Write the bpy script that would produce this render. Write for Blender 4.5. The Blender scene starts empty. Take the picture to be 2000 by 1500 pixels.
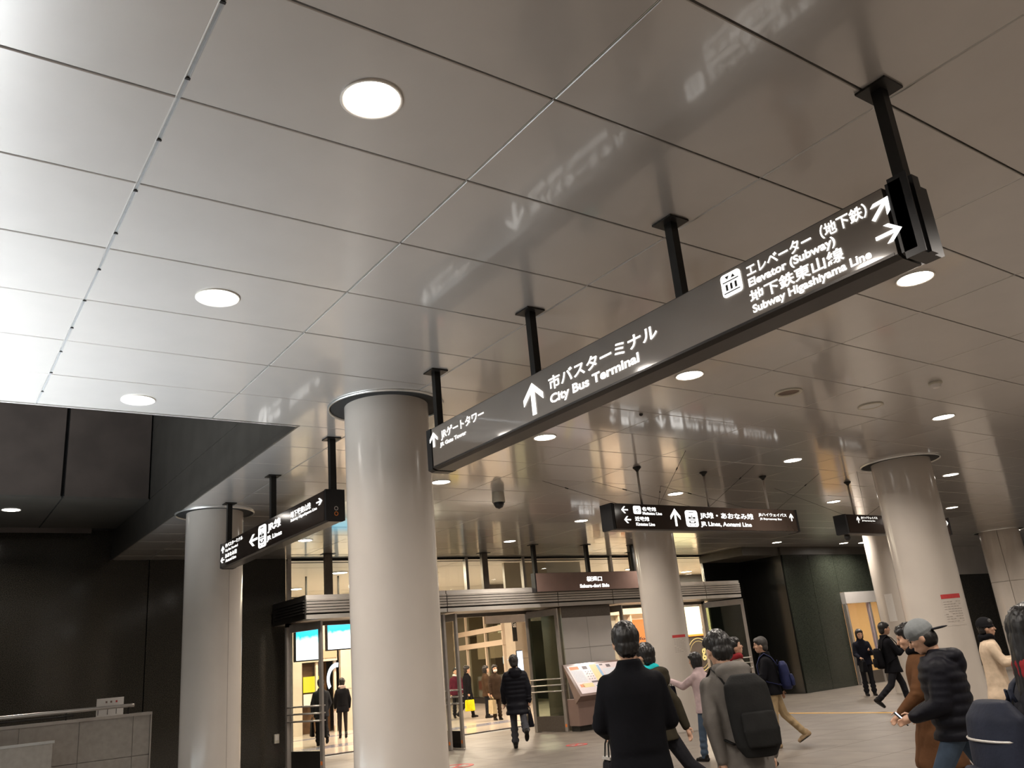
import bpy, bmesh, math, random
from math import sin, cos, pi, radians as R, degrees, hypot, atan2
from mathutils import Vector, Matrix
random.seed(7)
SC = bpy.context.scene
COL = SC.collection

# ------------------------------------------------------------------ camera, world, exposure
CH = 1.72; H = 4.354
yaw, pitch, roll = R(36.38157), R(18.179514), R(-5.348115)
F = Vector((sin(yaw)*cos(pitch), cos(yaw)*cos(pitch), sin(pitch)))
r0 = Vector((cos(yaw), -sin(yaw), 0)); u0 = r0.cross(F)
rr = cos(roll)*r0 + sin(roll)*u0; uu = -sin(roll)*r0 + cos(roll)*u0
cd = bpy.data.cameras.new('camera'); cam = bpy.data.objects.new('camera', cd); COL.objects.link(cam)
cam.matrix_world = Matrix(((rr.x, uu.x, -F.x, 0), (rr.y, uu.y, -F.y, 0), (rr.z, uu.z, -F.z, CH), (0, 0, 0, 1)))
cd.sensor_width = 36; cd.lens = 1635.85/2000*36; cd.clip_start = .05; cd.clip_end = 300
SC.camera = cam
w = bpy.data.worlds.new('night'); SC.world = w; w.use_nodes = True
w.node_tree.nodes['Background'].inputs[0].default_value = (.9, .8, .7, 1)
w.node_tree.nodes['Background'].inputs[1].default_value = .03
SC.view_settings.view_transform = 'Standard'; SC.view_settings.look = 'None'
SC.view_settings.gamma = 1; SC.view_settings.use_curve_mapping = False
SC.view_settings.exposure = 0.0
DOWN_W = 58.0      # watts of one downlight in the concourse
INNER_W = 235.0     # watts of one ceiling lamp inside the building
STAIR_W = 950.0    # cool fluorescent light from the stairwell on the left

def in_view(p, m=80):
    v = Vector(p) - Vector((0, 0, CH)); z = v.dot(F)
    if z < .3: return False
    x = 1000+1635.85*v.dot(rr)/z; y = 750-1635.85*v.dot(uu)/z
    return -m < x < 2000+m and -m < y < 1500+m

# ------------------------------------------------------------------ materials
def mat(name, col, rough=.5, metal=0, spec=.5, noise=0, nscale=30, bump=0, bscale=60, coat=0, col2=None, dist=.01, emit=None, es=0, stops=None):
    m = bpy.data.materials.new(name); m.use_nodes = True
    nt = m.node_tree; b = nt.nodes['Principled BSDF']
    b.inputs['Base Color'].default_value = (*col, 1); b.inputs['Roughness'].default_value = rough
    b.inputs['Metallic'].default_value = metal; b.inputs['Specular IOR Level'].default_value = spec; b.inputs['Emission Strength'].default_value = 0
    b.inputs['Coat Weight'].default_value = coat; b.inputs['Coat Roughness'].default_value = .08
    tc = nt.nodes.new('ShaderNodeTexCoord')
    if noise or col2:
        n = nt.nodes.new('ShaderNodeTexNoise'); n.inputs['Scale'].default_value = nscale; n.inputs['Detail'].default_value = 5
        nt.links.new(tc.outputs['Object'], n.inputs['Vector'])
        r = nt.nodes.new('ShaderNodeValToRGB'); c2 = col2 or tuple(c*(1-noise) for c in col)
        r.color_ramp.elements[0].position, r.color_ramp.elements[1].position = stops or (.35, .65)
        r.color_ramp.elements[0].color = (*c2, 1); r.color_ramp.elements[1].color = (*col, 1)
        nt.links.new(n.outputs['Fac'], r.inputs['Fac']); nt.links.new(r.outputs['Color'], b.inputs['Base Color'])
    if bump:
        n = nt.nodes.new('ShaderNodeTexNoise'); n.inputs['Scale'].default_value = bscale; n.inputs['Detail'].default_value = 3
        nt.links.new(tc.outputs['Object'], n.inputs['Vector'])
        bp = nt.nodes.new('ShaderNodeBump'); bp.inputs['Strength'].default_value = bump; bp.inputs['Distance'].default_value = dist
        nt.links.new(n.outputs['Fac'], bp.inputs['Height']); nt.links.new(bp.outputs['Normal'], b.inputs['Normal'])
    if emit:
        b.inputs['Emission Color'].default_value = (*emit, 1); b.inputs['Emission Strength'].default_value = es
    return m
def glow(name, col, s): return mat(name, (.02, .02, .02), .5, emit=col, es=s)
def glassmat(name, tint=(.93, .96, .94), refl=1.0):
    m = bpy.data.materials.new(name); m.use_nodes = True; nt = m.node_tree; nt.nodes.clear()
    o = nt.nodes.new('ShaderNodeOutputMaterial'); t = nt.nodes.new('ShaderNodeBsdfTransparent'); g = nt.nodes.new('ShaderNodeBsdfGlossy')
    t.inputs[0].default_value = (*tint, 1); g.inputs['Roughness'].default_value = .02
    lw = nt.nodes.new('ShaderNodeLayerWeight'); lw.inputs[0].default_value = .5
    pw = nt.nodes.new('ShaderNodeMath'); pw.operation = 'POWER'; pw.inputs[1].default_value = 4; nt.links.new(lw.outputs['Facing'], pw.inputs[0])
    f = nt.nodes.new('ShaderNodeMath'); f.operation = 'MULTIPLY_ADD'; f.inputs[1].default_value = .8; f.inputs[2].default_value = .04*refl; nt.links.new(pw.outputs[0], f.inputs[0])
    x = nt.nodes.new('ShaderNodeMixShader'); nt.links.new(f.outputs[0], x.inputs[0]); nt.links.new(t.outputs[0], x.inputs[1]); nt.links.new(g.outputs[0], x.inputs[2])
    nt.links.new(x.outputs[0], o.inputs[0]); return m
M = {}
M['panel'] = mat('ceiling painted aluminium', (.46, .435, .41), .30, metal=.35, spec=.5, coat=.9, bump=.12, bscale=1.3, dist=.02, noise=.04, nscale=3)
M['void'] = mat('dark plenum', (.02, .02, .02), .8, noise=.2)
M['edge'] = mat('bright aluminium edge', (.7, .7, .68), .3, metal=.8, noise=.05)
M['joint'] = mat('grey joint channel', (.22, .22, .22), .5, metal=.4, noise=.1)
M['column'] = mat('column beige paint', (.60, .545, .485), .18, spec=.5, noise=.05, nscale=2, bump=.03, bscale=300, dist=.002)
M['seam'] = mat('column seam', (.36, .32, .28), .6, noise=.1)
M['floor'] = mat('granite floor tile', (.195, .168, .142), .40, noise=.28, nscale=1.6, bump=.05, bscale=200, dist=.002)
M['stone'] = mat('parapet stone with painted light', (.34, .30, .26), .5, noise=.15, nscale=12, bump=.04, bscale=150, dist=.002)  # lightened to stand in for stairwell light falling on the parapet
M['floor_in'] = mat('polished pale floor', (.62, .54, .46), .16, noise=.12, nscale=1.2)
M['floor_band'] = mat('blue grey floor band', (.30, .30, .36), .16, noise=.15, nscale=2)
M['granite'] = mat('black granite', (.060, .052, .041), .13, spec=.5, col2=(.014, .014, .011), nscale=80, stops=(.42, .66))
M['granite_g'] = mat('green black granite', (.040, .046, .034), .16, spec=.5, col2=(.014, .017, .013), nscale=85, stops=(.38, .66))
M['recess'] = mat('brown recess panel', (.085, .066, .056), .45, noise=.25, nscale=2)
M['soffit'] = mat('dark soffit panel', (.075, .068, .058), .4, metal=.2, noise=.2, nscale=3)
M['steel'] = mat('brushed stainless steel', (.50, .46, .42), .30, metal=.65, noise=.1, nscale=8, bump=.02, bscale=250, dist=.002)
M['steel_p'] = mat('satin steel cladding', (.62, .59, .56), .32, metal=.4, noise=.08, nscale=1.5)
M['blade'] = mat('satin aluminium louvre', (.62, .58, .53), .3, metal=.45, noise=.08, nscale=4)
M['granite_shade'] = mat('black granite with painted shade', (.014, .0135, .012), .15, spec=.5, col2=(.004, .0045, .004), nscale=80, stops=(.38, .66))  # darker copy of the black granite, shade of the recess put into colour
M['frame'] = mat('brown grey door frame', (.19, .165, .14), .35, metal=.7, noise=.12)
M['kick'] = mat('dark kick plate', (.03, .027, .024), .4, metal=.5, noise=.2)
M['sign'] = mat('brown black sign face', (.040, .027, .021), .10, spec=.6, noise=.1, nscale=3)
M['sign1'] = mat('acrylic sign face with painted reflection', (.215, .185, .157), .06, spec=.9, noise=.08, nscale=2)  # face lightened: the ceiling's reflection is put into its base colour
M['sign_metal'] = mat('dark sign casing', (.028, .023, .020), .32, metal=.4, noise=.15)
M['sign_side'] = mat('grey brown sign underside', (.035, .030, .026), .35, metal=.4, noise=.12)
M['sign_cap'] = mat('black sign end cap', (.018, .017, .018), .35, metal=.3, noise=.15)
M['maroon'] = mat('mauve brown sign face', (.22, .145, .122), .22, spec=.6, noise=.1, nscale=3)
M['letter'] = glow('backlit lettering', (1, .98, .94), 2.0)
M['letter2'] = glow('dimmer backlit lettering', (1, .97, .90), 1.3)
M['ink'] = mat('black print', (.02, .02, .02), .5, noise=.1)
M['rod'] = mat('dark steel rod', (.02, .018, .016), .4, metal=.5, noise=.2)
M['lamp'] = glow('downlight diffuser', (1, .93, .84), 26)
M['lampw'] = glow('white lamp diffuser', (1, .93, .82), 14)
M['trimring'] = mat('white lamp ring', (.75, .70, .63), .4, noise=.05)
M['glass'] = glassmat('door glass'); M['glass_g'] = glassmat('greenish glass', (.72, .78, .70))
M['plastic'] = mat('cream plastic', (.62, .58, .48), .4, noise=.06)
M['dark'] = mat('dark plastic', (.02, .02, .02), .3, noise=.2)
M['yellow'] = mat('yellow guide strip', (.75, .42, .07), .5, noise=.15, nscale=5)
M['red'] = mat('red print', (.55, .05, .05), .5, noise=.1)
M['white'] = mat('white print', (.75, .72, .68), .5, noise=.04)
M['orange'] = mat('orange sticker', (.8, .22, .04), .5, noise=.1)
M['ceil_in'] = mat('white interior ceiling', (.74, .70, .66), .35, noise=.03, nscale=2)
M['wall_in'] = mat('cream stone wall', (.58, .50, .40), .4, noise=.10, nscale=2.5)
M['brown_in'] = mat('brown wood shopfront', (.13, .065, .03), .4, noise=.35, nscale=6)
M['dark_in'] = mat('dark shop interior', (.035, .033, .036), .4, noise=.3, nscale=3)
M['beam'] = mat('cream shop mullion', (.72, .60, .48), .4, noise=.05)
M['ygl'] = glow('yellow lit poster', (1, .82, .02), 1.2)
M['orgl'] = glow('orange lit poster', (1, .22, .02), 1.1)
M['warm'] = glow('warm lit menu', (1, .80, .42), 2.6)
M['warm2'] = glow('warm shop glow', (1, .62, .28), 1.1)
M['purple'] = mat('purple banner', (.16, .05, .12), .5, noise=.1)
M['green_led'] = glow('green indicator', (.0, .8, .55), 2.0)
M['bluegl'] = glow('bluish white lit sign', (.75, .85, 1), 1.6)
M['violet'] = glow('violet lit panel', (.35, .30, 1), 1.2)
M['gold'] = glow('gold neon logo', (1, .75, .25), .9)
M['room'] = mat('warm cream room wall', (.85, .62, .36), .6, noise=.05)
M['tube'] = glow('cool fluorescent tube', (.85, .95, 1), 12)

# two procedural pictures: sea-blue screen and pastel floor map
def screen_mat():
    m = bpy.data.materials.new('screen picture'); m.use_nodes = True; nt = m.node_tree; b = nt.nodes['Principled BSDF']
    tc = nt.nodes.new('ShaderNodeTexCoord'); sp = nt.nodes.new('ShaderNodeSeparateXYZ'); nt.links.new(tc.outputs['Generated'], sp.inputs[0])
    n = nt.nodes.new('ShaderNodeTexNoise'); n.inputs['Scale'].default_value = 3.5; n.inputs['Detail'].default_value = 4; nt.links.new(tc.outputs['Generated'], n.inputs['Vector'])
    a = nt.nodes.new('ShaderNodeMath'); a.operation = 'MULTIPLY_ADD'; a.inputs[1].default_value = .55; nt.links.new(n.outputs['Fac'], a.inputs[0]); nt.links.new(sp.outputs['Z'], a.inputs[2])
    r = nt.nodes.new('ShaderNodeValToRGB'); e = r.color_ramp.elements
    e[0].position = .80; e[0].color = (.95, 1, 1, 1); e[1].position = 1.0; e[1].color = (.0, .55, .9, 1)
    q = e.new(.90); q.color = (.35, .9, 1, 1)
    nt.links.new(a.outputs[0], r.inputs[0]); nt.links.new(r.outputs[0], b.inputs['Emission Color']); b.inputs['Emission Strength'].default_value = 2.2
    b.inputs['Base Color'].default_value = (.02, .02, .02, 1); return m
M['screen'] = screen_mat()

# ------------------------------------------------------------------ mesh helpers
def link(o, parent=None):
    COL.objects.link(o)
    if parent: o.parent = parent
    return o
def obj(name, verts, faces, m, parent=None, smooth=False, mats=None):
    me = bpy.data.meshes.new(name); me.from_pydata([tuple(v) for v in verts], [], faces); me.update()
    me.materials.append(m)
    if smooth: me.polygons.foreach_set('use_smooth', [True]*len(me.polygons))
    return link(bpy.data.objects.new(name, me), parent)
def boxgeo(c, s, V=None, Fc=None, rz=0):
    V = [] if V is None else V; Fc = [] if Fc is None else Fc; n = len(V)
    for x in (-.5, .5):
        for y in (-.5, .5):
            for z in (-.5, .5):
                px, py = x*s[0], y*s[1]
                V.append((c[0]+px*cos(rz)-py*sin(rz), c[1]+px*sin(rz)+py*cos(rz), c[2]+z*s[2]))
    for f in ((0, 1, 3, 2), (4, 6, 7, 5), (0, 4, 5, 1), (2, 3, 7, 6), (0, 2, 6, 4), (1, 5, 7, 3)): Fc.append(tuple(n+i for i in f))
    return V, Fc
def box(name, c, s, m, parent=None, rz=0, bev=0):
    V, Fc = boxgeo(c, s, rz=rz); o = obj(name, V, Fc, m, parent)
    if bev: bevel(o, bev)
    return o
def bevel(o, w, seg=2):
    bm = bmesh.new(); bm.from_mesh(o.data)
    bmesh.ops.bevel(bm, geom=bm.edges[:]+bm.verts[:], offset=w, segments=seg, affect='EDGES', profile=.5)
    bm.to_mesh(o.data); bm.free(); return o
def bx(name, x0, x1, y0, y1, z0, z1, m, parent=None, bev=0):
    return box(name, ((x0+x1)/2, (y0+y1)/2, (z0+z1)/2), (abs(x1-x0), abs(y1-y0), abs(z1-z0)), m, parent, bev=bev)
def lathe_geo(prof, c, n=32, V=None, Fc=None, close=False):
    V = [] if V is None else V; Fc = [] if Fc is None else Fc; b = len(V)
    for (r, z) in prof:
        for i in range(n): a = 2*pi*i/n; V.append((c[0]+r*cos(a), c[1]+r*sin(a), c[2]+z))
    k = len(prof)
    for j in range(k-1):
        for i in range(n):
            i2 = (i+1) % n; Fc.append((b+j*n+i, b+j*n+i2, b+(j+1)*n+i2, b+(j+1)*n+i))
    if close:
        Fc.append(tuple(b+i for i in range(n))[::-1]); Fc.append(tuple(b+(k-1)*n+i for i in range(n)))
    return V, Fc
def lathe(name, prof, c, m, parent=None, n=32, close=False, smooth=True):
    V, Fc = lathe_geo(prof, c, n, close=close); o = obj(name, V, Fc, m, parent)
    if smooth: o.data.polygons.foreach_set('use_smooth', [len(p.vertices) == 4 for p in o.data.polygons])
    return o
def tube_geo(pts, rad, n=10, V=None, Fc=None, sx=1.0, sy=1.0, caps=True):
    V = [] if V is None else V; Fc = [] if Fc is None else Fc; b = len(V)
    pts = [Vector(p) for p in pts]; k = len(pts)
    if not hasattr(rad, '__len__'): rad = [rad]*k
    up = None
    for j, p in enumerate(pts):
        d = (pts[min(j+1, k-1)]-pts[max(j-1, 0)])
        d = d.normalized() if d.length > 1e-9 else Vector((0, 0, 1))
        if up is None: up = Vector((1, 0, 0)) if abs(d.x) < .8 else Vector((0, 1, 0))
        a = (up-d*up.dot(d)).normalized(); bb = d.cross(a); up = a
        for i in range(n):
            t = 2*pi*i/n; V.append(p+a*(rad[j]*sx*cos(t))+bb*(rad[j]*sy*sin(t)))
    for j in range(k-1):
        for i in range(n): i2 = (i+1) % n; Fc.append((b+j*n+i, b+j*n+i2, b+(j+1)*n+i2, b+(j+1)*n+i))
    if caps: Fc.append(tuple(b+i for i in range(n))[::-1]); Fc.append(tuple(b+(k-1)*n+i for i in range(n)))
    return V, Fc
def tube(name, pts, rad, m, parent=None, n=10, **k):
    V, Fc = tube_geo(pts, rad, n, **k); return obj(name, V, Fc, m, parent, smooth=True)
def empty(name, loc, label=None, cat=None, group=None, kind=None, rz=0):
    o = bpy.data.objects.new(name, None); COL.objects.link(o); o.location = loc; o.rotation_euler = (0, 0, rz); o.empty_display_size = .1
    return tag(o, label, cat, group, kind)
def tag(o, label=None, cat=None, group=None, kind=None):
    if label: o['label'] = label
    if cat: o['category'] = cat
    if group: o['group'] = group
    if kind: o['kind'] = kind
    return o
def local(o, parent):   # mesh given in world coordinates -> child of a moved parent
    bpy.context.view_layer.update(); mi = parent.matrix_world.inverted(); o.data.transform(mi); return o
def dup(root, loc, label=None, group=None):
    c = root.copy(); COL.objects.link(c); c.location = loc
    if label: c['label'] = label
    if group: c['group'] = group
    for ch in list(root.children):
        d = ch.copy(); COL.objects.link(d); d.parent = c
        for g in list(ch.children): e = g.copy(); COL.objects.link(e); e.parent = d
    return c

# ------------------------------------------------------------------ lettering
# frame: origin point O, axis U (reading direction), axis N (outward normal)
_tc = {}
def text_mesh(s, bold):
    k = (s, bold)
    if k in _tc: return _tc[k]
    c = bpy.data.curves.new('t', 'FONT'); c.body = s; c.offset = bold; c.resolution_u = 3
    o = bpy.data.objects.new('t', c); COL.objects.link(o)
    dg = bpy.context.evaluated_depsgraph_get(); me = bpy.data.meshes.new_from_object(o.evaluated_get(dg))
    bpy.data.objects.remove(o); V = [tuple(v.co) for v in me.vertices]; Fc = [tuple(p.vertices) for p in me.polygons]
    bpy.data.meshes.remove(me); _tc[k] = (V, Fc); return V, Fc
def letter(s, fr, a0, a1, z0, z1, m, parent, bold=.02, name='lettering', lift=.004, fit=True):
    V, Fc = text_mesh(s, bold); xs = [v[0] for v in V]; ys = [v[1] for v in V]
    x0, x1, y0, y1 = min(xs), max(xs), min(ys), max(ys); O, U, N = fr
    kx = abs(a1-a0)/(x1-x0); kz = (z1-z0)/(y1-y0)
    out = []
    for v in V:
        a = (v[0]-x0)*kx; z = z0+(v[1]-y0)*kz
        out.append(O+U*(a+(a0))+N*lift+Vector((0, 0, z)))
    return obj(name, out, Fc, m, parent)
def poly(name, pts, fr, m, parent, lift=.004, th=.003):   # polygons in (a,z)
    O, U, N = fr; V = []; Fc = []
    for P in pts:
        b = len(V); n = len(P)
        for (a, z) in P: V.append(O+U*a+N*(lift+th)+Vector((0, 0, z)))
        for (a, z) in P: V.append(O+U*a+N*(lift-.002)+Vector((0, 0, z)))
        Fc.append(tuple(range(b, b+n)))
        for i in range(n): j = (i+1) % n; Fc.append((b+j, b+i, b+n+i, b+n+j))
    return obj(name, V, Fc, m, parent)
def arrow(fr, a, z, size, ang, m, parent, wk=1.0):
    # arrow pointing up before rotation; size = height
    t = size*.13; h = size/2
    def rot(P): return [(a+(x*cos(ang)-y*sin(ang))*wk, z+x*sin(ang)+y*cos(ang)) for x, y in P]
    sh = [(-t*.55, -h), (t*.55, -h), (t*.55, h-t*1.2), (-t*.55, h-t*1.2)]
    L = [(0, h), (-h*.78, h-h*.85), (-h*.78, h-h*.85-t*1.55), (0, h-t*1.55)]
    Rr = [(0, h), (0, h-t*1.55), (h*.78, h-h*.85-t*1.55), (h*.78, h-h*.85)]
    return poly('arrow', [rot(sh), rot(L), rot(Rr)], fr, m, parent)
def rrect(a0, a1, z0, z1, r, n=5):
    P = []
    for cx, cz, s in ((a1-r, z1-r, 0), (a0+r, z1-r, 1), (a0+r, z0+r, 2), (a1-r, z0+r, 3)):
        for i in range(n+1): t = pi/2*(s+i/n); P.append((cx+r*cos(t), cz+r*sin(t)))
    return P
def icon(fr, a0, a1, z0, z1, m, parent, kind='train'):
    ic = poly('pictogram', [rrect(a0, a1, z0, z1, (a1-a0)*.16)], fr, m, parent)
    w_, h_ = a1-a0, z1-z0
    def q(x0, x1, y0, y1): return [(a0+w_*x0, z0+h_*y0), (a0+w_*x1, z0+h_*y0), (a0+w_*x1, z0+h_*y1), (a0+w_*x0, z0+h_*y1)]
    if kind == 'train':
        P = [q(.3, .7, .86, .9), q(.22, .42, .48, .6), q(.58, .78, .48, .6), q(.47, .53, .48, .7), q(.22, .78, .40, .44), q(.22, .36, .24, .33), q(.64, .78, .24, .33), q(.3, .7, .2, .24), q(.25, .35, .08, .12), q(.65, .75, .08, .12)]
    elif kind == 'lift':
        P = [q(.1, .9, .62, .66), q(.1, .9, .14, .18), q(.22, .32, .26, .52), q(.45, .55, .26, .52), q(.68, .78, .26, .52), [(a0+w_*.25, z0+h_*.88), (a0+w_*.45, z0+h_*.88), (a0+w_*.35, z0+h_*.74)], [(a0+w_*.55, z0+h_*.74), (a0+w_*.75, z0+h_*.74), (a0+w_*.65, z0+h_*.88)]]
    else:
        P = [[(a0+w_*.2, z0+h_*.38), (a0+w_*.5, z0+h_*.45), (a0+w_*.8, z0+h_*.38), (a0+w_*.5, z0+h_*.6)], q(.44, .56, .2, .3)]
    poly('pictogram_print', P, fr, M['ink'], ic, lift=.009, th=.0015)
    return ic

# ------------------------------------------------------------------ floor
fl = empty('floor', (0, 0, 0), kind='structure')
bx('floor_slab', -16, 42, -12, 20.2, -.2, -.02, M['joint'], fl)
# stone tiles: those near enough to be told apart are pieces, the rest one field
ts = 1.2; tv = bpy.data.meshes.new('tile'); V, Fc = boxgeo((0, 0, -.01), (ts-.006, ts-.006, .02)); tv.from_pydata(V, [], Fc); tv.materials.append(M['floor'])
cells = []
for i in range(-12, 34):
    for j in range(-9, 17):
        x, y = i*ts+.3, j*ts-.2
        if y > 19.6 or (y > 14.6 and x < 4.2): pass
        cells.append((in_view((x, y, 0), 60), hypot(x, y), x, y))
vis = sorted([c for c in cells if c[0] and c[3] < 19.6], key=lambda c: c[1])[:170]
vs = set((c[2], c[3]) for c in vis)
for c in vis:
    o = bpy.data.objects.new('floor_tile', tv); link(o, fl); o.location = (c[2], c[3], 0)
V, Fc = [], []
for c in cells:
    if (c[2], c[3]) not in vs: boxgeo((c[2], c[3], -.01), (ts-.006, ts-.006, .02), V, Fc)
tag(obj('tile_field', V, Fc, M['floor'], fl), kind='stuff')
bx('inner_floor', 4, 40, 20.2, 46, -.2, 0, M['floor_in'], fl)
bx('threshold_strip', 6.5, 34, 20.15, 20.28, 0, .004, M['floor_band'], fl)
for y0, y1 in ((22.0, 22.8), (25.9, 26.4)):
    bx('floor_band', 6.5, 15.5, y0, y1, 0, .004, M['floor_band'], fl)
gs = empty('guide_strip', (16.9, 12.4, 0), 'long thin yellow strip crossing the floor on the right', 'floor strip')
for k in range(12): bx('strip_segment', -.05, .05, -5.4+k*.9, -4.51+k*.9, 0, .006, M['yellow'], gs)
def floor_mark(x, y, r, label):
    t = empty('floor_sticker', (x, y, 0), label, 'floor sticker', 'no smoking floor stickers')
    V, Fc = lathe_geo([(r, 0), (r, .003), (.001, .003)], (0, 0, 0), 28); obj('backing', V, Fc, M['floor'], t)
    V, Fc = lathe_geo([(r*.72, .003), (r*.72, .005), (r, .005), (r, .003)], (0, 0, 0), 28); obj('red_ring', V, Fc, M['red'], t)
    box('diagonal_bar', (0, 0, .004), (r*1.5, r*.2, .003), M['red'], t, rz=.7)
    box('cigarette', (0, 0, .0032), (r*1.0, r*.14, .002), M['white'], t, rz=-.3)
floor_mark(8.45, 14.2, .30, 'round red floor sticker beside the foot of the largest column')
floor_mark(11.3, 14.3, .22, 'red floor sticker partly hidden behind the black shoulder bag')
floor_mark(19.5, 18.0-.9, .30, 'faint round red floor sticker near the dark green wall')

# ------------------------------------------------------------------ ceiling
PX = [.787+1.589*i for i in range(-5, 4)]
while PX[-1] < 35: PX.append(PX[-1]+1.622)
PY = [3.480+.826*j for j in range(-12, 7)]
PY[-1] = 8.47
while PY[-1] < 18.4: PY.append(PY[-1]+.875 if PY[-1] > 9 else PY[-1]+.86)
PY[-1] = 18.68
HX = 3.30; HY = 8.49
ce = empty('ceiling', (0, 0, H), kind='structure')
bx('plenum', HX+.02, 36, -7, 18.7, .05, .35, M['void'], ce)
bx('plenum', -8, HX+.02, -7, HY-.02, .05, .35, M['void'], ce)
def panel_geo(sx, sy, V=None, Fc=None, c=(0, 0, 0)):
    V = [] if V is None else V; Fc = [] if Fc is None else Fc; b = len(V); g = .006; ch = .004
    a, d = sx/2-g, sy/2-g
    for (p, q, z) in ((a, d, .03), (a, d, ch), (a-ch, d-ch, 0)):
        for s, t in ((-1, -1), (1, -1), (1, 1), (-1, 1)): V.append((c[0]+s*p, c[1]+t*q, c[2]+z))
    Fc.append((b+11, b+10, b+9, b+8))
    for k in (0, 4):
        for i in range(4): j = (i+1) % 4; Fc.append((b+k+i, b+k+4+i, b+k+4+j, b+k+j))
    return V, Fc
cells = []
for i in range(len(PX)-1):
    for j in range(len(PY)-1):
        x0, x1, y0, y1 = PX[i], PX[i+1], PY[j], PY[j+1]
        if y0 > HY-.1:
            if x1 <= HX+.1: continue
            x0 = max(x0, HX)
        cx, cy = (x0+x1)/2, (y0+y1)/2
        cells.append((in_view((cx, cy, H), 150), hypot(cx, cy), cx, cy, x1-x0, y1-y0))
vis = sorted([c for c in cells if c[0]], key=lambda c: c[1])[:298]; vs = set(c[2:4] for c in vis)
pm = {}
for c in vis:
    k = (round(c[4], 3), round(c[5], 3))
    if k not in pm:
        me = bpy.data.meshes.new('ceiling_panel'); V, Fc = panel_geo(*k); me.from_pydata(V, [], Fc); me.materials.append(M['panel']); pm[k] = me
    o = bpy.data.objects.new('ceiling_panel', pm[k]); link(o, ce); o.location = (c[2], c[3], 0)
    o.rotation_euler = (random.gauss(0, .0011), random.gauss(0, .0009), 0)
V, Fc = [], []
for c in cells:
    if c[2:4] not in vs: panel_geo(c[4], c[5], V, Fc, (c[2], c[3], 0))
tag(obj('panel_field', V, Fc, M['panel'], ce), kind='stuff')
# long channel joints with bright metal edges
for k, x in enumerate(PX):
    if x < 34:
        y1 = HY if x < HX else 18.68
        wdt = .011 if abs(x-.787) < .01 else .0045
        bx('joint_channel', x-wdt, x+wdt, -6.4, y1, .006, .012, M['void'] if wdt < .01 else M['joint'], ce)
        if wdt < .01: bx('joint_edge', x-.0045, x-.001, -6.4, y1, .001, .012, M['edge'], ce)
bx('joint_channel', .787-.016, .787-.011, -6.4, HY, -.001, .01, M['edge'], ce)
for j in range(14):   # clips in the wide joint
    bx('joint_clip', .787-.012, .787+.012, 1.2+j*.53, 1.215+j*.53, -.002, .004, M['rod'], ce)
bx('edge_trim', -8, HX+.02, HY-.01, HY+.012, -.006, .35, M['panel'], ce)
bx('edge_trim', HX-.012, HX+.012, HY, 18.7, -.006, .06, M['soffit'], ce)

# raised recess on the left
rc = empty('ceiling_recess', (0, 0, 0), kind='structure'); rc.name = 'trim_1'
z5 = 4.96
for k, (z0, z1) in enumerate(((H+.06, z5), (z5+.012, 6.2), (6.212, 7.6))):
    bx('side_panel', HX, HX+.08, HY, 18.7, z0, z1, M['soffit'], rc)
xs = [HX-.0, 1.93, .46, -1.0, -2.5, -4, -5.5, -8]
for a, b in zip(xs, xs[1:]): bx('face_panel', b+.03, a-.03, 15.45, 15.55, z5+.0, 7.6, M['recess'], rc)
bx('face_backing', -8, HX, 15.56, 15.7, z5, 7.6, M['void'], rc)
for a, b in zip(xs, xs[1:]): bx('soffit_panel', b+.012, a-.012, 15.45, 18.3, z5-.03, z5, M['soffit'], rc)
bx('soffit_backing', -8, HX, 15.6, 18.7, z5+.002, z5+.05, M['void'], rc)
for a, b in ((2.85, 1.2), (1.12, -1.6), (-1.68, -4.4)): bx('lip_strip', b, a, 18.3, 18.34, z5-.12, z5-.03, M['recess'], rc)
bx('roof', -8, HX+.1, HY, 15.6, 7.6, 7.7, M['void'], rc)
bx('front_upstand', -8, HX, HY-.1, HY, H+.3, 7.7, M['soffit'], rc)

# ------------------------------------------------------------------ walls
wl = empty('wall_left', (0, 18.7, 0), kind='structure')
for a, b in ((6.95, 4.05), (4.03, 1.13), (1.11, -1.79), (-1.81, -4.7), (-4.72, -8)):
    bx('granite_panel', b, a, 0, .06, 0, 3.2 if a < 0 else 5.0, M['granite'], wl)
bx('wall_core', -8, 6.93, .06, .4, 0, 5.0, M['void'], wl)
wr = empty('wall_right', (0, 17.0, 0), kind='structure')
for a, b, z0 in ((22.37, 23.66, 0), (23.675, 24.97, 0), (24.985, 26.27, 2.87), (26.285, 27.58, 2.87), (27.595, 29.6, 0), (29.615, 31.6, 0)):
    bx('granite_panel', a, b, -.03, .03, z0, 4.1, M['granite_g'], wr)
bx('granite_panel', 31.7, 34.8, -.03, .03, 0, 3.3, M['granite'], wr)
bx('granite_panel', 34.82, 38.5, -.03, .03, 0, 3.3, M['granite'], wr)
bx('wall_core', 22.36, 24.98, .03, .4, 0, H, M['void'], wr); bx('wall_core', 27.6, 38.5, .03, .4, 0, H, M['void'], wr)
bx('bulkhead', 22.3, 31.6, -.06, .4, 4.1, H, M['soffit'], wr)
bx('bulkhead', 31.6, 38.5, -.12, .4, 3.3, H, M['steel_p'], wr)
wq = empty('wall_recess', (0, 0, 0), kind='structure'); wq.name = 'wall_recess'
bx('granite_panel', 22.30, 22.36, 17.0, 18.7, 0, 4.1, M['granite_shade'], wq)
bx('granite_panel', 20.55, 22.3, 18.64, 18.7, 0, 4.1, M['granite_shade'], wq)
bx('bulkhead', 20.55, 22.36, 17.0, 18.75, 4.1, H, M['soffit'], wq)
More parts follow.
